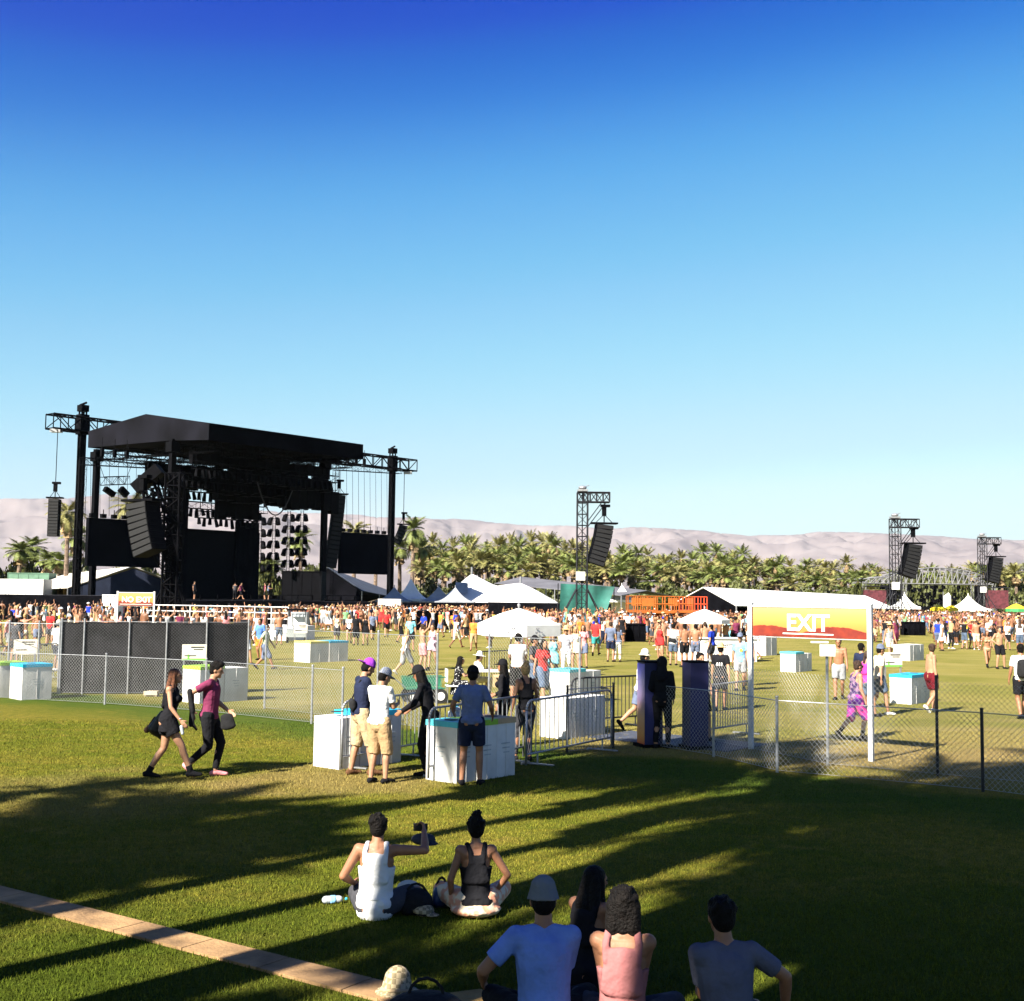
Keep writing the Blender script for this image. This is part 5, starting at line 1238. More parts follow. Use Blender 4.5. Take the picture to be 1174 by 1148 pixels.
# ------------------------------------------------------------------ trees
FROND = mat("palm_frond", (0.175, 0.210, 0.055), 0.6, 0.3, 0.6, spec=0.3)
FROND2 = mat("palm_frond_dull", (0.26, 0.245, 0.085), 0.65, 0.3, 0.6, spec=0.25)
DEAD = mat("palm_skirt", (0.33, 0.23, 0.12), 0.9, 0.3, 1.5)
BARK = mat("palm_bark", (0.19, 0.135, 0.10), 0.95, 0.3, 3, bump=0.6, bscale=12)
LEAF = mat("leaf_green", (0.085, 0.095, 0.026), 0.6, 0.35, 2)
def palm_proto(seed, H, Rc, nf, leaflets, skirt=True, mt=FROND, twist=0.0, droop=1.0, lean=.4):
    r = random.Random(seed); tr = MB(); n = 9; pts = []
    lx, ly = r.uniform(-lean, lean), r.uniform(-lean, lean)
    for i in range(n + 1): f = i / n; pts.append(Vector((lx * f * f, ly * f * f, H * f)))
    r0 = .26 * (H / 14) ** .5 + .04
    for i, (a, b) in enumerate(zip(pts, pts[1:])): tr.bar(a, b, r0 * (1.25 - .45 * i / n) * (1.15 if i == 0 else 1), 8, r0 * (1.25 - .45 * (i + 1) / n))
    top = pts[-1]; cr = MB()
    for k in range(nf):
        az = k * 2.39996 + r.uniform(-.3, .3); el0 = R(r.uniform(-25, 85)) if k < nf * .8 else R(r.uniform(-50, 0)); Lf = Rc * r.uniform(.8, 1.08)
        d = Vector((math.cos(az), math.sin(az), 0)); side = Vector((-d.y, d.x, 0)); p = Vector(top); e = el0; seg = 7; prev = p; step = Lf / seg; dead = el0 < R(-28) and skirt
        cr.mat(1 if dead else 0)
        for j in range(seg):
            e -= R(droop * (7 + 8 * j / seg)) * (1.1 - .3 * math.sin(el0)); nxt = prev + (d * math.cos(e) + Vector((0, 0, math.sin(e)))) * step
            upv = (d * -math.sin(e) + Vector((0, 0, math.cos(e))))
            cr.add([prev - side * .03, prev + side * .03, nxt + side * .02, nxt - side * .02], [(0, 1, 2, 3)])
            if j > 0:
                for q in range(leaflets):
                    f = (q + r.random() * .5) / leaflets; c = prev.lerp(nxt, f); ll = Rc * .22 * math.sin(PI * min(1, (j + f + .6) / (seg + .6))) * r.uniform(.8, 1.15) + .08; wd = .030 + .16 / leaflets * Rc / 3
                    for s in (-1, 1):
                        ft = (nxt - prev).normalized(); tip = c + side * (s * ll * .80) + ft * ll * .55 + upv * (ll * r.uniform(-.45, .25)) + Vector((0, 0, -ll * .18))
                        cr.add([c - ft * wd, c + ft * wd, tip], [(0, 1, 2)])
            prev = nxt
    if skirt:
        cr.mat(1)
        for k in range(26):
            az = r.uniform(0, 2 * PI); d = Vector((math.cos(az), math.sin(az), 0)); sd = Vector((-d.y, d.x, 0)); z = H - r.uniform(.2, 1.3 + H * .05); c = top * (z / H) + d * .15; c.z = z
            L = r.uniform(.8, 1.6) * Rc / 2.6; e2 = c + d * L * .38 + Vector((0, 0, -L)); cr.add([c - sd * .12, c + sd * .12, e2 + sd * .35, e2 - sd * .35], [(0, 1, 2, 3)])
    return tr.mesh("trunk", BARK), cr.mesh("crown", [mt, DEAD])
def place_palm(proto, loc, sc, rz, label, group, cat="palm tree", sz=None):
    t = thing("palm_tree", label, cat, loc, rz, group); t.scale = (sc, sc, sz or sc)
    link("trunk", proto[0], t); link("crown", proto[1], t); return t
FAR = [palm_proto(20 + i, 11.5 + i % 3, 3.1, 34, 4, True, FROND if i % 2 else FROND2, droop=.62) for i in range(6)]
rt = random.Random(4)
# the grove behind the field: every palm by itself, tallest in the back rows
grove = []
def skyline(px):
    return np.interp(px, [470, 500, 540, 600, 650, 700, 760, 830, 870, 900, 910, 960, 1000, 1010], [622, 620, 616, 617, 622, 628, 629, 631, 636, 634, 645, 645, 647, 650])
PG = "date palms of the grove behind the field"
def add_palm(px, d, ytop, lab, grp):
    h = ZP(px, ytop, d); pr = FAR[rt.randrange(6)]; ph = 11.5 + FAR.index(pr) % 3 + 1.9
    p = P(px, HORIZON, d); place_palm(pr, (p.x, d, 0), rt.uniform(.85, 1.15), rt.uniform(0, 6.28), lab, grp, sz=h / ph)
px = 476.0
while px < 1000:
    add_palm(px, rt.uniform(265, 300), skyline(px) + rt.choice((-7, -3, 0, 3, 6, 9)), "tall date palm in the back row of the grove behind the field", PG); px += rt.uniform(8, 14)
px = 478.0
while px < 1000:
    add_palm(px, rt.uniform(228, 250), skyline(px) + rt.uniform(6, 18), "middling date palm in the dense middle row of the grove behind the field", PG + ", middle row"); px += rt.uniform(8, 12)
px = 480.0
while px < 1000:
    add_palm(px, rt.uniform(196, 215), skyline(px) + rt.uniform(16, 33), "short date palm in the front row of the grove behind the field", PG + ", front row"); px += rt.uniform(8, 13)
for px, d, y, lab in ((1000, 300, 646, "palm left of the first delay tower by the second stage"), (1050, 280, 643, "palm rising just behind the arch beside the hanging speakers"), (1070, 285, 648, "palm behind the middle of the arched truss"), (1091, 270, 650, "palm over the highest part of the arched truss"),
                      (1115, 250, 646, "bushy palm between arch end and smaller delay tower"), (1124, 240, 648, "palm right behind the smaller delay tower"), (1150, 240, 651, "palm just beyond the smaller delay tower's speakers"), (1166, 235, 649, "palm at the frame edge past the second stage"), (1180, 240, 646, "palm cut by the frame edge past the second stage")):
    add_palm(px, d, y, lab, None)
px = 1008.0
while px < 1190:
    add_palm(px, rt.uniform(262, 300), 651 + rt.uniform(-5, 8), "date palm in the thinner line behind the second stage", "palms behind the second stage"); px += rt.uniform(11, 17)
BIG = [palm_proto(50 + i, 12, 3.0, 36, 7, True, FROND if i else FROND2) for i in range(3)]
for px, d, y, k, lab in ((75, 150, 570, 0, "tall slender palm leaning beside the near mast"), (20, 175, 620, 1, "bushy fan of a low palm past the white trailer"), (37, 190, 616, 2, "small dark palm poking up past the white trailer"), (52, 160, 632, 1, "broad yellow-green palm beside the hanging narrow array"),
                      (68, 155, 634, 2, "broad low palm against the near mast's foot"), (150, 170, 562, 0, "palm crown showing above the wide hanging array"), (84, 165, 602, 1, "palm hidden mostly behind the near mast"),
                      (405, 205, 594, 0, "palm crown above the far side screen"), (472, 210, 592, 1, "palm crown behind the small curved array"), (345, 200, 606, 2, "palm behind the lamp columns"), (458, 215, 617, 1, "palm beside the far mast"), (480, 215, 617, 2, "palm filling the gap past the far mast"), (312, 190, 640, 1, "low palm under the lamp columns"), (300, 185, 645, 2, "yellow-green palm next to the screen wall"), (430, 220, 622, 0, "palm behind the far side screen edge")):
    p = P(px, HORIZON, d); h = ZP(px, y, d); place_palm(BIG[k], (p.x, d, 0), 1.15 if d > 160 else 1.0, k * 2 + px, lab, None, sz=max(.35, h / 14.0))
# low shrubs that close the gap under the palms
def bush_mesh(seed, n=900):
    r = random.Random(seed); m = MB()
    for i in range(n):
        a, t = r.uniform(0, 2 * PI), r.random() ** .5; z = r.random() ** .7; rr_ = (1 - z ** 2.2) ** .5 * (1 + .22 * math.sin(a * 3 + seed) + .12 * math.sin(7 * a)); p = Vector((math.cos(a) * rr_ * t * 1.5, math.sin(a) * rr_ * t * 1.2, z * 1.35 * (1 + .15 * math.sin(a * 2))))
        q = Vector((r.gauss(0, 1), r.gauss(0, 1), r.gauss(0, 1))).normalized() * .13; q2 = q.orthogonal().normalized() * .09
        m.add([p - q, p + q2, p + q, p - q2], [(0, 1, 2, 3)])
    return m.mesh("foliage", LEAF)
BU = [bush_mesh(i) for i in range(4)]
def shrub(px, d, w, h, lab, grp, k=0, mt=None):
    t = thing("shrub", lab, "shrub", at(px, d), px * .7, grp); f = link("foliage", BU[k % 4], t); f.scale = (w / 3, w / 3, h / 1.35)
    s_ = MB(); s_.bar((0, 0, 0), (0, 0, h * .6), .08, 6); link("stem", s_.mesh("stem", BARK), t)
k = 0; px = 466
while px < 1010:
    shrub(px, 192 + (k % 3) * 6, 6.0, 2.8 + (k * 7 % 5) * .5, "dark undershrub at the foot of the palm grove", "undershrubs below the palm grove", k); px += 11 + (k * 13 % 7); k += 1
k = 0
for px in range(-20, 380, 17):
    shrub(px, 178 + (k % 3) * 7, 5.5, 4.6 + (k * 5 % 4) * .7, "green shrub in the hedge line glimpsed behind the big stage", "shrubs behind the big stage", k); k += 1
for px in range(1010, 1200, 13):
    shrub(px, 236 + (k % 3) * 6, 6.5, 5.5 + (k * 5 % 4) * .8, "green shrub in the line behind the second stage", "shrubs behind the second stage", k); k += 1
# trees that stand behind and beside the camera and shade the lawn
def caster(gx, gy, h, proto, H0, sc, rz, label, cat="palm tree"):
    """a palm whose crown shadow lands round (gx, gy)"""
    off_ = SH * (h / math.tan(R(SUN_EL))); return place_palm(proto, (gx - off_.x, gy - off_.y, 0), sc, rz, label, "palms around the camera", cat, sz=h / H0)
NEARP = [palm_proto(80, 12, 3.2, 34, 9, True, FROND, lean=.5), palm_proto(81, 12, 3.2, 30, 9, True, FROND, lean=.3), palm_proto(83, 12, 3.2, 62, 13, True, FROND, lean=.3)]
LABC = "tall lawn palm standing outside the frame and casting shade on the lawn"
for i, (gx, gy, h, sc, dn) in enumerate(((3.0, 22.0, 14, .85, 1), (9.6, 20.6, 20, .85, 1), (6.0, 19.2, 15, .62, 0), (8.8, 18.6, 17, .8, 1), (5.8, 16.4, 14, .62, 0), (7.8, 15.4, 15, .7, 1), (4.3, 13.6, 14, .78, 1), (3.6, 15.9, 13.5, .55, 0), (6.6, 12.8, 15, .75, 1),
                                     (5.10, 13.63, 14, .72, 1), (5.1, 13.85, 14, .5, 0), (6.1, 13.95, 14, .55, 0), (6.2, 10.8, 15, .75, 1), (4.6, 10.3, 14.5, .66, 1), (4.3, 11.1, 14, .45, 0), (4.1, 8.7, 14.5, .66, 1), (6.2, 9.0, 15, .7, 0), (3.9, 20.5, 15, .5, 0), (3.8, 18.3, 14, .55, 0), 
                                     (-4.7, 13.4, 13.5, .85, 1), (-6.2, 14.4, 14, .85, 1), (-5.8, 12.0, 13, .8, 1), (-4.3, 12.4, 13, .6, 1), (-1.4, 8.9, 12, .42, 0), (-6.6, 17.2, 12, .4, 0))):
    caster(gx, gy, h, NEARP[2 if dn else int(gx * 10 + gy * 10) % 2], 12.0, sc, gx * 3.7 + gy, LABC)
t = thing("light_pole", "tall thin field light pole standing outside the frame", "pole", (-4.2 - .643 * 16.6, 20.4 - .766 * 16.6, 0), 0)
m = MB(); m.bar((0, 0, 0), (0, 0, 13), .17, 10, .12); link("post", m.mesh("post", STEEL), t)
m = MB(); m.box((0, 0, 13.1), (.9, .3, .25)); link("lamp_head", m.mesh("lamp_head", STEEL), t)
# ------------------------------------------------------------------ the people one can tell apart
def pers(px, py, ht, head, pose, label, top=None, bottom=None, **kw):
    """px, py = feet; ht = height in metres"""
    g_ = gl(px, py); return person(label, at=(g_.x, g_.y), H=ht, head=head, pose=pose, top=top, bottom=bottom, **kw)
LEATHER = mat("black_leather", (.010, .009, .009), .5, .2, 10, bump=.3, bscale=30)
BROWNL = mat("brown_suede", (.07, .035, .02), .9, .2, 10, bump=.4, bscale=30)
CANVAS = mat("black_canvas", (.009, .009, .011), .9, .2, 10, bump=.5, bscale=25)

# --- the walking couple
def bag_f(t, J, sc):
    worn(t, lambda b, J: (b.cap(V(-.23, -.12, .98), .085, V(-.25, -.24, .72), .15, V(0, 1, 0), (.6, .65)), b.cap(V(-.22, -.30, .74), .06, V(-.24, -.14, .66), .10, V(0, 1, 0), (.7, .7))), 'shoulder_bag', LEATHER, J, sc)
    worn(t, lambda b, J: (b.cap(V(-.28, -.32, .82), .035, V(-.27, -.40, .72), .05), b.cap(V(-.26, -.28, .92), .02, V(-.28, -.34, .80), .04)), 'suede_fringe', BROWNL, J, sc)
    worn(t, lambda b, J: (b.cap(J['shL'] + V(.03, 0, .05), .014, V(-.23, -.12, 1.0), .014), b.cap(J['shL'] + V(.03, 0, .05), .014, V(-.22, .02, .95), .014)), 'strap', LEATHER, J, sc)
    worn(t, lambda b, J: b.cap(J['wrR'] + V(0, .02, -.10), .030, J['wrR'] + V(0, .04, -.20), .026, n=10), 'drink_bottle', mat("clear_plastic", (.6, .65, .7), .2, .1, 5, trans=.3), J, sc, .009)
    worn(t, lambda b, J: b.cap(J['wrR'] + V(0, 0, .02), .030, J['wrR'] + V(0, 0, .035), .030, ends=(0, 0)), 'watch', ALU, J, sc, .008)
pers(191, 893, 1.70, 88, 'walk', "woman with long auburn hair and ankle boots striding in a short black dress", ('dress', 'black'), hair=('long', 'auburn'), shoes=('boots', 'black'), female=True, vox=.009, extra=bag_f, hR=(.24, .24, .93), hL=(-.24, -.10, .92), pR=4, fR=(.06, .40, .09), fL=(-.06, -.30, .10), pL=-8)
def bag_m(t, J, sc):
    worn(t, lambda b, J: b.cap(V(.14, .30, .92), .10, V(.13, .33, .76), .12, V(0, 1, 0), (.40, .40)), 'carried_bag', CANVAS, J, sc)
    worn(t, lambda b, J: (b.cap(J['elR'] + V(.02, -.02, .02), .045, J['wrR'] + V(0, 0, -.02), .045), b.cap(J['wrR'] + V(0, 0, 0), .045, J['wrR'] + V(0, -.01, -.24), .05, V(0, 1, 0), (.6, .5)), b.cap(J['wrR'] + V(0, .0, -.2), .03, J['wrR'] + V(0, .07, -.3), .02)), 'draped_jacket', CANVAS, J, sc)
pers(238, 890, 1.78, 92, 'walkb', "man in maroon tee and slim black trousers walking ahead of the auburn-haired woman", ('tee', 'maroon'), ('jeans', 'black'), hair=('quiff', 'black'), shoes=('shoes', 'pink'), skin='light', vox=.009, extra=bag_m,
     fL=(-.05, .10, .08), fR=(.06, -.28, .17), pR=-42, pL=0, hR=(.22, -.20, 1.02), hL=(-.10, .26, .98), nod=12, pel=(0, 0, .92), lean=4, eb=(.2, -1, .2))
# --- the men in caps by the barricade
def sling(t, J, sc):
    worn(t, lambda b, J: (b.cap(J['tp'](-.17, -.10, 1.07), .085, J['tp'](.06, -.155, 1.05), .10, V(0, 0, 1), (.55, .55)),), 'sling_bag', CANVAS, J, sc)
    worn(t, lambda b, J: (b.cap(J['tp'](-.17, -.11, 1.1), .014, J['tp'](.10, -.09, 1.44), .014), b.cap(J['tp'](.10, -.09, 1.44), .014, J['tp'](.12, .08, 1.42), .014)), 'strap', CANVAS, J, sc)
pers(412, 889, 1.80, 62, 'phone', "young man in backward purple cap and navy tee with a black sling bag", ('tee', 'navy'), ('longshorts', 'khaki'), hat=('capback', 'purple'), shoes=('shoes', 'brown'), vox=.009, extra=sling, fR=(.12, .16, .08), fL=(-.11, -.10, .08))
pers(433, 898, 1.70, 30, 'phone', "man in white tee, khaki shorts and plaid cap with his back turned", ('tee', 'white'), ('longshorts', 'tan'), hat=('cap', 'plaidgrey'), shoes=('shoes', 'black'), vox=.009, look=20, skin='light')
pers(540, 900, 1.74, 2, 'front', "man in blue tee and navy shorts standing at the foreground bins, seen from behind", ('tee', 'shirtblue'), ('shorts', 'navy'), hair=('curly', 'black'), vox=.009, skin='tan', hR=(.30, .22, 1.02), hL=(-.30, .24, 1.06), hat=('cap', 'black'), nod=10)
pers(492, 889, 1.72, -75, 'lean', "staff member in black with long dark hair and black cap leaning at the barricade", ('long', 'black'), ('jeans', 'black'), hair=('wavy', 'black'), hat=('cap', 'black'), female=True, vox=.011, skin='tan', eb=(.5, -.6, -.6))
pers(577, 858, 1.62, -70, 'stand2', "staff member in black shirt and black cap behind the foreground barricade", ('long', 'black'), ('jeans', 'black'), hair=('long', 'black'), hat=('cap', 'black'), female=True, vox=.012, skin='tan')
pers(601, 872, 1.66, -20, 'stand2', "woman in black tank top with fair hair tied up, back turned at the barricade", ('racer', 'black'), ('jeans', 'charcoal'), hair=('bun', 'blond'), female=True, vox=.012, skin='tan')
def hood(t, J, sc): worn(t, lambda b, J: (b.ell(J['head'] + V(0, -.03, .01), (.105, .115, .135)), b.cap(J['head'] + V(0, -.05, -.10), .10, J['tp'](0, -.05, 1.38), .13)), 'hood', K('black'), J, sc)
pers(759, 858, 1.70, 20, 'stand', "person in long black hooded clothes before the printed totem", ('hoodie', 'black'), ('jeans', 'black'), vox=.012, extra=hood, pel=(0, 0, .95), hR=(.20, .10, .95), hL=(-.2, .1, .95))
pers(735, 838, 1.70, 78, 'walk', "person in white tee, dark shorts and pale hat walking behind the printed totem", ('tee', 'white'), ('shorts', 'slate'), hat=('bucket', 'cream'), vox=.013, skin='light', hR=(.2, .0, .9), pL=-50, fL=(-.06, -.45, .20))
pers(803, 850, 1.74, 160, 'stand2', "dark-haired man in charcoal tee leaning over the plain blue totem", ('tee', 'charcoal'), ('shorts', 'black'), vox=.013, skin='light')
pers(826, 815, 1.66, 20, 'stroll', "man in straw hat and black tee with white back print", ('tee', 'black'), ('shorts', 'black'), hat=('straw', 'straw'), vox=.013, extra=lambda t, J, sc: worn(t, lambda b, J: [b.box(J['tp'](-.06 + .06 * i, -.145, 1.24), (.035, .02, .09)) for i in range(3)], 'back_print', K('white'), J, sc, .008))
pers(849, 792, 1.75, 200, 'stroll', "man in bright blue tee with yellow chest patch and grey shorts", ('tee', 'sky'), ('shorts', 'grey'), hat=('cap', 'slate'), vox=.014, extra=lambda t, J, sc: worn(t, lambda b, J: b.ell(J['tp'](-.04, .125, 1.26), (.06, .012, .06)), 'chest_patch', K('yellow'), J, sc, .008))
# --- inside the exit sign
pers(981, 848, 1.62, 78, 'walk', "man in dark tank top and pink and purple shorts walking under the exit sign", ('tank', 'darkprint'), ('longshorts', 'pinkpurple'), hair=('short', 'brown'), shoes=('socks', 'black'), glasses=True, vox=.011, fR=(.07, .12, .08), pR=0, hR=(.22, .12, .88), pL=-40)
pers(962, 802, 1.74, 200, 'stroll', "shirtless man in grey shorts behind the tall fence post under the exit banner", None, ('shorts', 'grey'), hair=('short', 'brown'), skin='tan', vox=.014)
pers(988, 812, 1.68, 60, 'stand', "dark-haired man in navy tee just behind the man in pink and purple shorts", ('tee', 'navy'), ('shorts', 'charcoal'), vox=.014)
pers(994, 822, 1.60, 70, 'stroll', "woman in magenta tank top beside the exit sign's far post", ('tank', 'magenta'), ('shorts', 'denim'), female=True, vox=.014, hair=('pony', 'brown'))
pers(1008, 820, 1.72, 80, 'stroll', "man in white tee and dark cap striding past the exit sign's post", ('tee', 'cream'), ('shorts', 'denim'), hat=('cap', 'slate'), shoes=('shoes', 'white'), vox=.013)
pers(1068, 817, 1.74, 60, 'stroll', "shirtless man in dark red shorts and white shoes alone on the lawn", None, ('trunks', 'darkred'), hair=('short', 'brown'), shoes=('shoes', 'white'), skin='light', vox=.011, look=-70, twist=-25, fR=(.08, -.26, .17), pR=-45, fL=(-.05, .14, .08))
pers(1020, 757, 1.75, 170, 'stroll', "man in grey tank top and straw hat walking beyond the lidless white boxes", ('tank', 'grey'), ('shorts', 'cream'), hat=('straw', 'straw'), vox=.016)
pers(1132, 766, 1.62, 190, 'walk', "woman in bikini crossing the open lawn", ('bikini', 'khaki'), ('brief', 'khaki'), hair=('long', 'brown'), shoes=('boots', 'black'), female=True, skin='tan', vox=.016)
pers(1147, 767, 1.76, 170, 'hips', "bare-chested man in black shorts next to the woman in bikini", None, ('shorts', 'black'), skin='light', vox=.016, hair=('short', 'brown'))
def pack(t, J, sc):
    worn(t, lambda b, J: b.cap(J['tp'](0, -.19, 1.32), .13, J['tp'](0, -.20, 1.06), .15, V(1, 0, 0), (.7, .7)), 'backpack', CANVAS, J, sc)
pers(1172, 824, 1.80, 10, 'stroll', "man with black backpack and white tee cut by the frame edge", ('tee', 'white'), ('shorts', 'black'), vox=.013, extra=pack, skin='tan')
# --- people beyond the left windscreen
pers(283, 762, 1.72, 95, 'stroll', "shirtless man in white shorts walking past the windscreen's end", None, ('shorts', 'white'), skin='light', vox=.016, hair=('short', 'brown'))
pers(303, 768, 1.68, 95, 'walk', "man in striped green tee and dark shorts by the first tall fence post", ('tee', 'stripegreen'), ('longshorts', 'slate'), skin='tan', vox=.015)
pers(298, 757, 1.72, 200, 'stand2', "man in blue tee and orange shorts behind the striped-tee man", ('tee', 'blue'), ('shorts', 'orange'), skin='tan', vox=.016)
pers(275, 735, 1.7, 180, 'stand', "man in tan shirt before the grey crate at the white platform", ('tee', 'khaki'), ('shorts', 'khaki'), vox=.02, hat=('cap', 'khaki'))
pers(64, 769, 1.75, 20, 'stand2', "man in white tee seen just past the windscreen's outer edge", ('tee', 'white'), ('shorts', 'navy'), hat=('cap', 'cream'), vox=.015, shoes=('shoes', 'white'))
pers(57, 741, 1.76, 190, 'stroll', "man in red tee striding among the crowd outside the windscreen", ('tee', 'red'), ('shorts', 'charcoal'), vox=.016)
pers(27, 748, 1.74, 0, 'onearm', "shirtless person with raised arm among the group at the barricades", None, ('brief', 'cream'), skin='tan', vox=.016, hair=('short', 'blond'))
pers(42, 745, 1.70, 150, 'stroll', "shirtless person in slate shorts among the group at the barricades", None, ('shorts', 'slate'), skin='tan', vox=.016, hair=('short', 'brown'))
pers(16, 760, 1.70, 20, 'stand', "person in charcoal tee nearest the barricades at the frame edge", ('tee', 'charcoal'), ('shorts', 'charcoal'), vox=.016)
pers(8, 752, 1.72, 90, 'stroll', "person in pale pink shirt at the frame edge beyond the barricades", ('tee', 'pink'), ('shorts', 'grey'), vox=.016)
pers(78, 742, 1.60, 120, 'stand2', "person in cream shirt with hands up just behind the man in white tee", ('tee', 'cream'), ('shorts', 'denim'), vox=.016, hat=('cap', 'white'))
# --- open lawn in the middle
pers(386, 737, 1.68, 180, 'stroll', "woman in white top and dark skirt walking in the row of friends", ('tank', 'cream'), ('longshorts', 'charcoal'), female=True, hair=('long', 'brown'), vox=.018)
pers(400, 738, 1.66, 180, 'walk', "woman in white tee between two women in black on the lawn", ('tee', 'white'), ('hotpants', 'black'), female=True, hair=('long', 'blond'), vox=.018)
pers(408, 740, 1.74, 180, 'stroll', "person in loose black tee and black trousers in the row of friends", ('tee', 'black'), ('longshorts', 'black'), vox=.018)
pers(419, 740, 1.68, 185, 'stroll', "woman in short black dress in the row of friends on the lawn", ('dress', 'black'), female=True, hair=('long', 'brown'), vox=.018)
pers(427, 734, 1.74, 170, 'walk', "man in dark tee just behind the woman in short black dress", ('tee', 'slate'), ('shorts', 'black'), vox=.018, hair=('short', 'brown'))
pers(443, 731, 1.78, 175, 'walk', "man in red tee and black shorts walking toward the viewer mid-lawn", ('tee', 'red'), ('shorts', 'black'), vox=.018, skin='light')
pers(464, 774, 1.66, 60, 'walk', "woman with blond hair in white top and cropped grey trousers behind the fence", ('tank', 'white'), ('longshorts', 'grey'), female=True, hair=('long', 'blond'), shoes=('shoes', 'white'), vox=.015)
pers(484, 769, 1.72, 60, 'armsup', "shirtless person in peach shorts with arms raised behind the fence", None, ('shorts', 'pink'), skin='light', hair=('short', 'brown'), vox=.015)
pers(496, 767, 1.70, 200, 'stroll', "woman in striped magenta and white dress beside the arms-raised dancer", ('dress', 'stripepurple'), female=True, hair=('bun', 'brown'), vox=.015)
pers(471, 747, 1.74, 180, 'stand2', "man in aqua tee farther out behind the blond woman", ('tee', 'aqua'), ('shorts', 'black'), vox=.018)
pers(459, 737, 1.72, 100, 'stroll', "man in tan tee and dark shorts just left of the aqua tee man", ('tee', 'tan'), ('longshorts', 'black'), vox=.018)
pers(486, 735, 1.72, 220, 'stand2', "man in royal blue tee among those beyond the striped dress woman", ('tee', 'royal'), ('shorts', 'black'), vox=.018)
pers(505, 731, 1.74, 230, 'stroll', "man in orange-red tee heading away beyond the striped dress woman", ('tee', 'orange'), ('shorts', 'slate'), vox=.018)
pers(520, 732, 1.72, 180, 'stroll', "person in orange vest and black shorts alone before the dark low barrier", ('tee', 'orange'), ('shorts', 'black'), vox=.018)
pers(533, 729, 1.72, 20, 'stand', "person in pale long dress alone before the dark low barrier", ('dress', 'cream'), ('skirt', 'cream'), female=True, hair=('long', 'brown'), vox=.018)
# --- check-in table and parasol
pers(523, 806, 1.62, 75, 'chair', "seated woman in black and white spotted clothes with headband at the table", ('tee', 'spotblack'), ('sarong', 'spotblack'), female=True, hair=('long', 'black'), hat=('headband', 'cream'), vox=.013)
pers(545, 798, 1.60, 70, 'chair', "seated person in white shirt and wide white hat at the table", ('tee', 'white'), ('jeans', 'cream'), hat=('sunhat', 'white'), vox=.014, pel=(0, 0, .50))
pers(593, 806, 1.80, 5, 'front', "large man in white tee and black shorts, back turned, under the parasol", ('tee', 'white'), ('longshorts', 'black'), hair=('curly', 'black'), skin='tan', vox=.013)
pers(611, 802, 1.72, 110, 'stand2', "man in dark tee beside the large man under the parasol", ('tee', 'charcoal'), ('shorts', 'denim'), skin='tan', vox=.014, hat=('cap', 'black'))
pers(622, 806, 1.68, 150, 'stroll', "person in red shirt over denim shorts just beyond the parasol's grey flap", ('tee', 'red'), ('longshorts', 'denim'), hair=('long', 'black'), female=True, vox=.014)
pers(634, 786, 1.64, 185, 'stand', "woman in aqua summer dress near the parasol", ('dress', 'aqua'), female=True, hair=('long', 'brown'), skin='light', vox=.015)
pers(649, 776, 1.74, 190, 'stroll', "man in pale lavender shirt and white trousers beside the aqua dress woman", ('tee', 'mauvegrey'), ('jeans', 'white'), hat=('straw', 'straw'), vox=.016)
pers(660, 770, 1.68, 200, 'stand', "woman in cream patterned dress two steps from the white-trousered man", ('dress', 'cream'), female=True, hair=('long', 'blond'), vox=.016)
pers(669, 766, 1.70, 190, 'stand2', "woman in pale pink tee left of the red-shirted man walking off", ('tee', 'pink'), ('shorts', 'slate'), female=True, hair=('long', 'brown'), vox=.016)
pers(683, 752, 1.80, 15, 'walk', "man in bright red tee and green shorts walking away past the tower foot", ('tee', 'red'), ('shorts', 'teal'), hair=('short', 'brown'), vox=.016)
pers(700, 759, 1.72, 10, 'stand', "man in blue striped shirt and dark shorts holding his partner's waist", ('tee', 'slate'), ('shorts', 'navy'), hair=('short', 'brown'), vox=.016)
pers(708, 759, 1.62, 10, 'stand', "woman in white trousers close beside the striped shirt man", ('tee', 'slate'), ('jeans', 'white'), female=True, hair=('long', 'brown'), vox=.016)
# --- group near the sales counter
pers(757, 757, 1.64, 200, 'stand2', "woman in strapless red dress at the near side of the gate group", ('dress', 'red'), female=True, hair=('bun', 'brown'), vox=.015)
pers(772, 763, 1.72, 10, 'stand', "man in white tee with black bag behind the red dress woman", ('tee', 'white'), ('shorts', 'denim'), vox=.015, extra=sling)
pers(785, 765, 1.74, 350, 'stand', "shirtless man in black shorts between white tee and plain blue totem", None, ('shorts', 'black'), skin='tan', vox=.015)
pers(797, 763, 1.72, 10, 'stand2', "shirtless man with bare back facing the sales counter", None, ('shorts', 'slate'), skin='tan', vox=.015)
pers(808, 758, 1.74, 340, 'stand2', "second bare-backed man at the sales counter, nearer the royal blue shirt", None, ('shorts', 'charcoal'), skin='light', vox=.015, hair=('short', 'brown'))
pers(816, 766, 1.74, 300, 'stand2', "man in royal blue tee at the sales counter", ('tee', 'royal'), ('shorts', 'charcoal'), vox=.015)
pers(858, 786, 1.66, 200, 'stroll', "woman in pink behind the bright blue tee man's shoulder", ('tank', 'pink'), ('hotpants', 'denim'), female=True, hair=('long', 'brown'), vox=.016)
pers(1093, 733, 1.72, 100, 'walk', "man in blue headscarf and darkred shorts walking by the far green-lidded box", ('tank', 'darkred'), ('shorts', 'darkred'), hat=('headscarf', 'blue'), vox=.02)
pers(1082, 741, 1.70, 30, 'walk', "person in white tee striding just in front of the far green-lidded box", ('tee', 'white'), ('shorts', 'pink'), vox=.02) if False else None

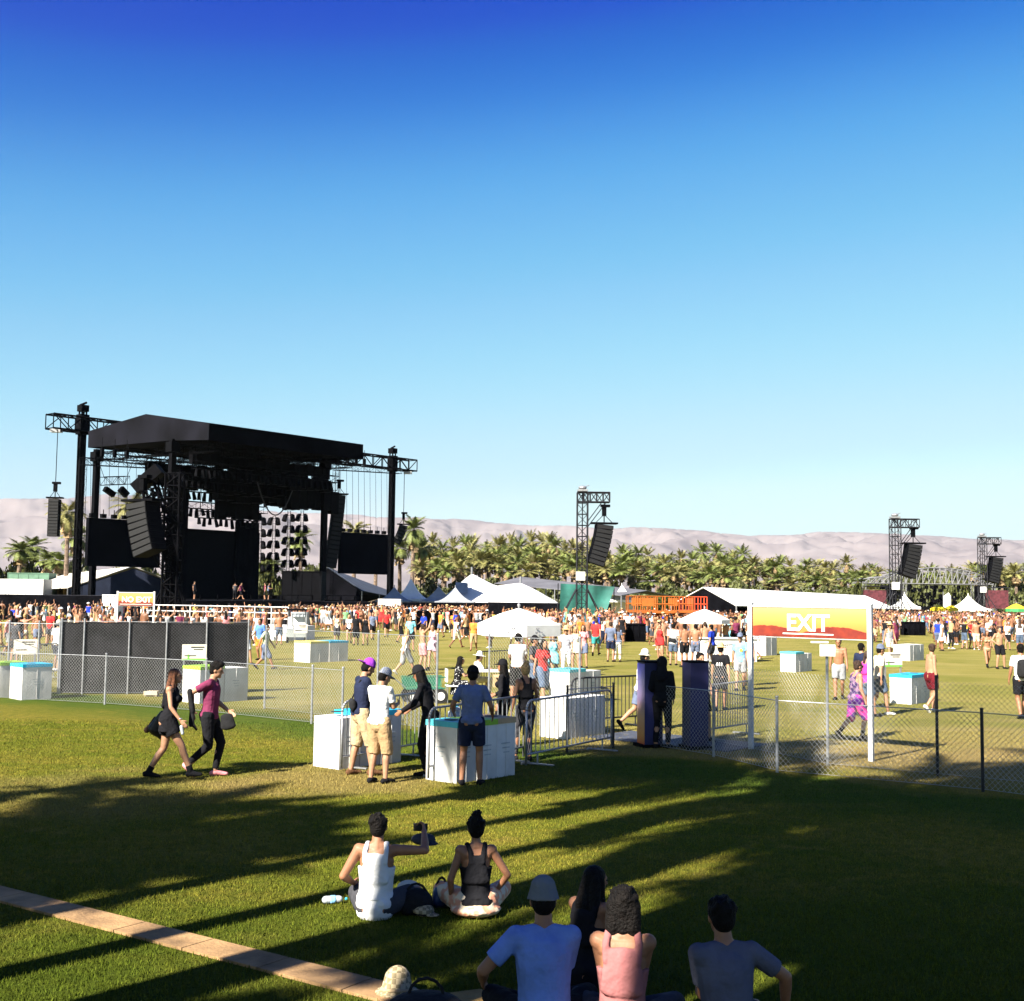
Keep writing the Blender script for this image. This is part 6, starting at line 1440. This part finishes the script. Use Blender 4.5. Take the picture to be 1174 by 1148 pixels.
# ------------------------------------------------------------------ the sitters on the lawn
def hold_cap(t, J, sc):
    w = J['wrR']
    worn(t, lambda b, J: (b.ell(w + V(-.02, .07, -.09), (.12, .12, .055)), b.ell(w + V(.04, .02, -.12), (.10, .09, .015))), 'held_cap', K('charcoal'), J, sc, .010)
    worn(t, lambda b, J: b.box(w + V(-.05, .07, .02), (.14, .02, .075)), 'phone', LEATHER, J, sc, .008)
pers(430, 1052, 1.66, 8, 'cross', "man in white tank top sitting with one arm out, holding a phone and cap", ('tank', 'white'), ('shorts', 'charcoal'), skin='tan', shoes=None, vox=.008, extra=hold_cap, hR=(.40, .24, .76), ebR=(1, -.3, -.15), hL=(-.27, .20, .26), hands='grip', lean=4, twist=4)
pers(545, 1050, 1.62, 352, 'cross', "woman in black racerback and peach print skirt sitting with hair in a messy bun", ('racer', 'black'), ('sarong', 'floralpeach'), hair=('bun', 'black'), skin='tan', shoes=None, female=True, vox=.008, hL=(-.22, .12, .14), hR=(.22, .14, .2), lean=3, ebR=(.6, -.5, 0), ebL=(.5, -.8, 0))
pers(624, 1196, 1.86, 356, 'cross', "man in shade-blue white tee and pale beanie sitting at the bottom of the lawn", ('tee', 'shadeblue'), ('jeans', 'black'), hat=('beanie', 'slategrey'), skin='tan', vox=.008, hL=(-.36, .30, .28), hR=(.08, .38, .28), lean=12, ebL=(.5, -.5, -.3), ebR=(.1, -1, -.4))
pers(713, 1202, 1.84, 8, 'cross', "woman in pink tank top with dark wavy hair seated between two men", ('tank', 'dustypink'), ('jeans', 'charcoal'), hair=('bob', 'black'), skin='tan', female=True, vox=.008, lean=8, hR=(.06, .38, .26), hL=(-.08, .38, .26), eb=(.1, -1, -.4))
pers(668, 1130, 1.60, 40, 'cross', "dark long-haired person sitting just in front of the woman in pink", ('tank', 'black'), ('jeans', 'black'), hair=('long', 'black'), skin='tan', female=True, vox=.009, look=20, hR=(.06, .38, .26), hL=(-.08, .38, .26), eb=(.1, -1, -.4))
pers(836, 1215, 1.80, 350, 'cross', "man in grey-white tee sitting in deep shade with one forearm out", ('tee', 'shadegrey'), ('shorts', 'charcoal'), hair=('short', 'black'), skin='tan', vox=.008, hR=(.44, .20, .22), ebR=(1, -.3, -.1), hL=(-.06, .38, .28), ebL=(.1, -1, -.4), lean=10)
# belongings on the grass
def item(name, label, cat, px, py, fn, m, vox=.010, z=0, group=None, parts=()):
    p = gl(px, py); t = thing(name, label, cat, (p.x, p.y, z), 0, group); b = MB(); fn(b); link("body", remesh(b, vox, 2, 'body', [m]), t)
    for nm, f2, m2 in parts: b = MB(); f2(b); link(nm, remesh(b, min(vox, .008), 1, nm, [m2]), t)
def bag_shape(b, w=.22, h=.16, d=.14): b.ell((0, 0, h * .5), (w, d, h * .55)); b.ell((w * .4, .02, h * .4), (w * .6, d * .9, h * .42)); b.ell((-w * .5, -.02, h * .35), (w * .5, d * .8, h * .4))
strap = lambda w, h: (lambda b: [b.cap((w * math.cos(a), 0, h + h * .9 * math.sin(a)), .012, (w * math.cos(a + .5), 0, h + h * .9 * math.sin(a + .5)), .012) for a in [i * .5 for i in range(6)]])
item("backpack", "black soft backpack lying between the two sunlit sitters", "bag", 477, 1048, lambda b: bag_shape(b, .15, .22, .12), CANVAS, parts=(("strap", strap(.10, .14), CANVAS),))
item("sun_hat", "cream crumpled hat on top of things left of the black backpack", "hat", 468, 1040, lambda b: (b.ell((0, 0, .17), (.11, .10, .07)), b.ell((0, 0, .12), (.14, .13, .02))), K('cream'), parts=(("band", lambda b: b.cap((0, 0, .13), .108, (0, 0, .155), .104, ends=(0, 0)), K('black')),))
item("sun_hat", "small plaid cap lying in front of the black backpack", "hat", 485, 1050, lambda b: (b.ell((0, 0, .05), (.10, .10, .055)), b.ell((.08, -.05, .02), (.07, .06, .012))), K('plaidbeige'), parts=(("band", lambda b: b.cap((0, 0, .02), .10, (0, 0, .035), .098, ends=(0, 0)), K('black')),))
item("drink_bottle", "clear plastic bottle lying on the grass beside the man in white tank top", "bottle", 382, 1037, lambda b: b.cap((-.07, 0, .04), .036, (.05, .03, .04), .034), mat("clear_plastic", (.6, .65, .7), .2, .1, 5, trans=.3), .008, parts=(("cap", lambda b: b.cap((.10, .045, .04), .014, (.125, .05, .04), .014, ends=(0, 0)), LID['blue']), ("wrapper", lambda b: b.cap((-.03, .01, .04), .039, (.02, .02, .04), .039, ends=(0, 0)), K('sky'))))
item("water_bag", "dark blue translucent bag against the seated woman's hip", "bag", 506, 1040, lambda b: bag_shape(b, .09, .20, .09), mat("blue_plastic", (.02, .04, .12), .3, .2, 6), parts=(("handle", strap(.05, .14), CANVAS),))
item("sun_hat", "large plaid bucket hat lying by the end of the path", "hat", 455, 1141, lambda b: (b.cap((0, 0, .02), .125, (0, .02, .10), .10, ends=(0, 1)), b.ell((0, 0, .025), (.17, .16, .014))), K('plaidbeige'), parts=(("band", lambda b: b.cap((0, 0, .03), .128, (0, .004, .05), .124, ends=(0, 0)), K('khaki')),))
item("duffel_bag", "black duffel bag at the bottom edge next to the plaid bucket hat", "bag", 488, 1168, lambda b: bag_shape(b, .26, .17, .17), CANVAS, parts=(("strap", strap(.12, .14), CANVAS),))
item("folded_blanket", "tan folded blanket by the knee of the man in the beanie", "blanket", 528, 1158, lambda b: (b.box((0, 0, .03), (.42, .30, .05), rz=.5), b.box((.02, .02, .07), (.36, .24, .03), rz=.42)), cloth("blanket", (.35, .22, .08)), parts=(("fringe", lambda b: b.box((-.20, -.12, .02), (.04, .28, .02), rz=.5), K('khaki')),))
# ------------------------------------------------------------------ the far crowd: every figure a thing, copied from a dozen poses
def crowd_proto(pose, female, clothes, hairk='short', hat=None, **ov):
    J = skel(pose, female, **ov); b = MB(); tp = J['tp']; T = J['T']; X = T @ V(1, 0, 0)
    b.cap(tp(0, 0, .93), .175, tp(0, 0, 1.15), .155, X, (.75, .75), n=8); b.cap(tp(0, 0, 1.15), .155, tp(0, 0, 1.36), .175, X, (.75, .7), n=8)
    for s, k in ((1, 'R'), (-1, 'L')):
        b.cap(tp(.06 * s, 0, 1.40), .075, J['sh' + k], .066, n=7); b.cap(J['sh' + k], .064, J['el' + k], .048, n=7); b.cap(J['el' + k], .046, J['wr' + k] + (J['wr' + k] - J['el' + k]) * .35, .034, n=7)
        b.cap(J['hip' + k], .108, J['kn' + k], .075, n=8); b.cap(J['kn' + k], .068, J['an' + k], .045, n=7); b.cap(J['an' + k] + V(0, -.03, -.03), .045, J['an' + k] + J['ft' + k] @ V(0, .15, -.04), .042, n=6)
        if clothes == 'dress': b.cap(J['hip' + k], .14, J['kn' + k], .15, ends=(1, 0), n=8)
    b.cap(J['neck'], .062, J['head'], .055, n=6); b.ell(J['head'] + V(0, 0, .01), (.083, .102, .122), J['H'], 9, 7)
    if hairk == 'long': b.cap(J['head'] + V(0, -.06, 0), .08, J['head'] + V(0, -.10, -.28), .06, n=7)
    if hat: b.ell(J['head'] + V(0, 0, .07), (.16, .17, .03), None, 10, 5); b.ell(J['head'] + V(0, 0, .10), (.10, .11, .07), None, 8, 6)
    hd = np.array(J['head']); pts = {k: np.array(v) for k, v in J.items() if isinstance(v, Vector)}
    def cls(c):
        m = np.zeros(len(c), int); z = c[:, 2]; pelz = J['pel'][2]
        def seg(a, bb):
            d = bb - a; t = np.clip(((c - a) @ d) / (d @ d), 0, 1); return np.linalg.norm(c - (a + t[:, None] * d), axis=1)
        arm = np.full(len(c), 9.0)
        for k in 'RL':
            arm = np.minimum(arm, seg(pts['sh' + k] * .35 + pts['el' + k] * .65, pts['el' + k]) - .01); arm = np.minimum(arm, seg(pts['el' + k], pts['wr' + k] + (pts['wr' + k] - pts['el' + k]) * .4))
        torso = (z > pelz + .03) & (z < pts['neck'][2] + .0) & (arm > .062)
        m[torso] = 2
        if clothes == 'bare': m[torso] = 0
        low = pelz - (.42 if clothes in ('shorts', 'bare') else (.36 if clothes == 'dress' else .80))
        m[(z <= pelz + .03) & (z > low) & (arm > .06)] = 2 if clothes == 'dress' else 3
        m[z < .09] = 4
        rel = c - hd; inhead = (z > hd[2] - .02) & (np.linalg.norm(rel, axis=1) < .24)
        m[inhead & ((rel[:, 1] < .02) | (rel[:, 2] > .07))] = 1
        if hairk == 'long': m[(rel[:, 1] < -.04) & (rel[:, 2] > -.33) & (rel[:, 2] < .05) & (np.abs(rel[:, 0]) < .09)] = 1
        if hat: m[inhead & (rel[:, 2] > .045)] = 5
        return m
    return remesh(b, .045, 1, 'person', [SKIN['light'], HAIR['brown'], K('white'), K('black'), K('black'), K('straw')], classify=cls, sf=.4)
PROTO = [(crowd_proto('stand', False, 'shorts'), 'shirt'), (crowd_proto('stand2', False, 'shorts', hat=1), 'shirt'), (crowd_proto('walk', False, 'shorts'), 'shirt'), (crowd_proto('hips', False, 'bare'), 'bare'),
         (crowd_proto('armsup', False, 'shorts'), 'shirt'), (crowd_proto('stand', True, 'dress', 'long'), 'dress'), (crowd_proto('phone', True, 'shorts', 'long'), 'shirt'), (crowd_proto('stroll', True, 'long', 'long'), 'shirt'),
         (crowd_proto('onearm', False, 'bare'), 'bare'), (crowd_proto('stand2', False, 'bare'), 'bare'), (crowd_proto('front', False, 'long'), 'shirt'), (crowd_proto('walkb', True, 'dress', 'long'), 'dress')]
TOPS = ['white'] * 7 + ['black'] * 8 + ['red', 'grey', 'navy', 'cream', 'pink', 'sky', 'maroon', 'yellow', 'green', 'charcoal', 'mauvegrey', 'tan', 'royal', 'orange', 'aqua']
BOTS = ['black', 'navy', 'khaki', 'denim', 'grey', 'charcoal', 'cream', 'slate', 'tan']
CW = {'charcoal': 'dark grey', 'mauvegrey': 'pale grey', 'sky': 'light blue', 'royal': 'royal blue'}
rc = random.Random(21); CROWD = []
PROTO_N = len(PROTO)
def crowd(n, px0, px1, d0, d1, where, group, pw=1.0, bare=.3, head=None, avoid=(), gap=.42):
    placed = []; tries = 0
    while len(placed) < n and tries < n * 40:
        tries += 1; px = rc.uniform(px0, px1); d = d0 + (d1 - d0) * rc.random() ** pw; g_ = at(px, d)
        if any((g_.x - q.x) ** 2 + (g_.y - q.y) ** 2 < gap for q in placed): continue
        if any(a0 < px < a1 and b0 < d < b1 for a0, a1, b0, b1 in avoid): continue
        placed.append(g_); isb = rc.random() < bare * .75; pool = [i for i, p in enumerate(PROTO) if (p[1] == 'bare') == isb]; pi = pool[rc.randrange(len(pool))]
        CROWD.append(dict(g=g_, p=pi, top=TOPS[rc.randrange(len(TOPS))], bot=BOTS[rc.randrange(len(BOTS))], sk=rc.choice(['light', 'tan', 'tan', 'brown', 'brown']), hr=rc.choice(['black', 'brown', 'brown', 'blond', 'auburn']),
                          sh=rc.choice(['black', 'white', 'brown']), ht=rc.choice(['straw', 'white', 'black']), s=rc.uniform(.93, 1.06), rz=rc.uniform(0, 6.28) if head is None else R(-head + rc.gauss(0, 35)), where=where, group=group))
crowd(38, -10, 128, 54, 92, "in the groups beyond the barricades", "crowd beyond the barricades", 1.2, .35)
crowd(40, -10, 190, 92, 108, "below the near mast", "crowd below the near mast", 1.0, .35)
crowd(30, 130, 330, 64, 71, "before the white viewing platform", "crowd before the white platform", 1.0, .3, 10)
crowd(90, 185, 350, 80, 106, "behind the white viewing platform", "crowd behind the white platform", .8, .3, 330)
crowd(230, 335, 560, 88, 124, "right of the big stage", "crowd before the black barrier", .9, .35, None, ((470, 565, 92, 104),), .3)
crowd(26, 520, 610, 60, 128, "just beyond the white market parasol", "crowd beyond the market parasol", 1, .3)
crowd(120, 590, 725, 60, 112, "by the middle delay tower", "crowd round the middle delay tower", .9, .35, None, (), .3)
crowd(170, 708, 868, 56, 108, "near the orange lifts", "crowd near the orange lifts", .8, .45, None, ((700, 748, 56, 80), (765, 850, 50, 62)), .3)
crowd(40, 866, 1000, 100, 122, "half hidden by the marquee", "crowd along the marquee", .8, .4)
crowd(290, 998, 1185, 66, 138, "before the second stage", "crowd before the second stage", .72, .35, None, ((1030, 1064, 66, 98),), .3)
CROWD.sort(key=lambda c: c['g'].y)
N_NAMED = sum(1 for o in bpy.data.objects if o.name.startswith('person') and o.parent is None)
N_SINGLE = 292 - N_NAMED - 6
def mats_of(c): return [SKIN[c['sk']], HAIR[c['hr']], K(c['top']), K(c['bot']), K(c['sh']), K(c['ht'])]
for c in CROWD[:N_SINGLE]:
    me, kind = PROTO[c['p']]; w = CW.get(c['top'], c['top'])
    lab = ("bare-chested festival goer " if kind == 'bare' else ("festival goer in " + w + " dress " if kind == 'dress' else "festival goer in " + w + " top ")) + c['where']
    o = bpy.data.objects.new("person", me); COL.objects.link(o); o.location = c['g']; o.scale = (c['s'],) * 3; o.rotation_euler = (0, 0, c['rz'])
    put(o, lab, "person", c['group'] + (", bare-chested" if kind == 'bare' else ", " + w + " " + kind))
    for i, m_ in enumerate(mats_of(c)):
        if i < len(o.material_slots): o.material_slots[i].link = 'OBJECT'; o.material_slots[i].material = m_
# everyone farther back reads as one mass of people
def crowd_mass(cs):
    V_, L_, S_, T_, M_ = [], [], [], [], []; mats, idx = [], {}; vo = lo = 0; cache = {}
    for c in cs:
        if c['p'] not in cache:
            me = PROTO[c['p']][0]; n = len(me.vertices); v = np.empty(n * 3, 'f'); me.vertices.foreach_get('co', v); nl = len(me.loops); l = np.empty(nl, 'i'); me.loops.foreach_get('vertex_index', l)
            np_ = len(me.polygons); ls = np.empty(np_, 'i'); lt = np.empty(np_, 'i'); mi = np.empty(np_, 'i'); me.polygons.foreach_get('loop_start', ls); me.polygons.foreach_get('loop_total', lt); me.polygons.foreach_get('material_index', mi)
            cache[c['p']] = (v.reshape(-1, 3), l, ls, lt, mi)
        v, l, ls, lt, mi = cache[c['p']]; a = c['rz']; s = c['s']; M = np.array([[math.cos(a), -math.sin(a), 0], [math.sin(a), math.cos(a), 0], [0, 0, 1]]) * s
        V_.append(v @ M.T + np.array(c['g'])); L_.append(l + vo); S_.append(ls + lo); T_.append(lt)
        mp = []
        for m_ in mats_of(c):
            if m_.name not in idx: idx[m_.name] = len(mats); mats.append(m_)
            mp.append(idx[m_.name])
        M_.append(np.array(mp)[mi]); vo += len(v); lo += len(l)
    me = bpy.data.meshes.new("crowd"); V_ = np.concatenate(V_).astype('f'); L_ = np.concatenate(L_); S_ = np.concatenate(S_); T_ = np.concatenate(T_); M_ = np.concatenate(M_)
    me.vertices.add(len(V_)); me.vertices.foreach_set('co', V_.ravel()); me.loops.add(len(L_)); me.loops.foreach_set('vertex_index', L_.astype('i')); me.polygons.add(len(S_))
    me.polygons.foreach_set('loop_start', S_.astype('i')); me.polygons.foreach_set('loop_total', T_.astype('i'))
    for m_ in mats: me.materials.append(m_)
    me.polygons.foreach_set('material_index', M_.astype('i')); me.polygons.foreach_set('use_smooth', np.ones(len(S_), bool)); me.update(); return me
put(link("crowd", crowd_mass(CROWD[N_SINGLE:])), "packed far crowd of festival goers before the stages", "crowd", kind="stuff")
# crew on the big stage deck
for i in range(6):
    p = S(rc.uniform(1, 19), rc.uniform(14, 18.5), 2.0); o = bpy.data.objects.new("person", PROTO[(0, 2, 6, 10)[i % 4]][0]); COL.objects.link(o); o.location = p; o.rotation_euler = (0, 0, rc.uniform(0, 6.28))
    o.material_slots[2].link = 'OBJECT'; o.material_slots[2].material = K(('charcoal', 'maroon', 'slate')[i % 3])
    put(o, "crew member in dark clothes up on the deck of the big stage", "person", "crew on the big stage deck")
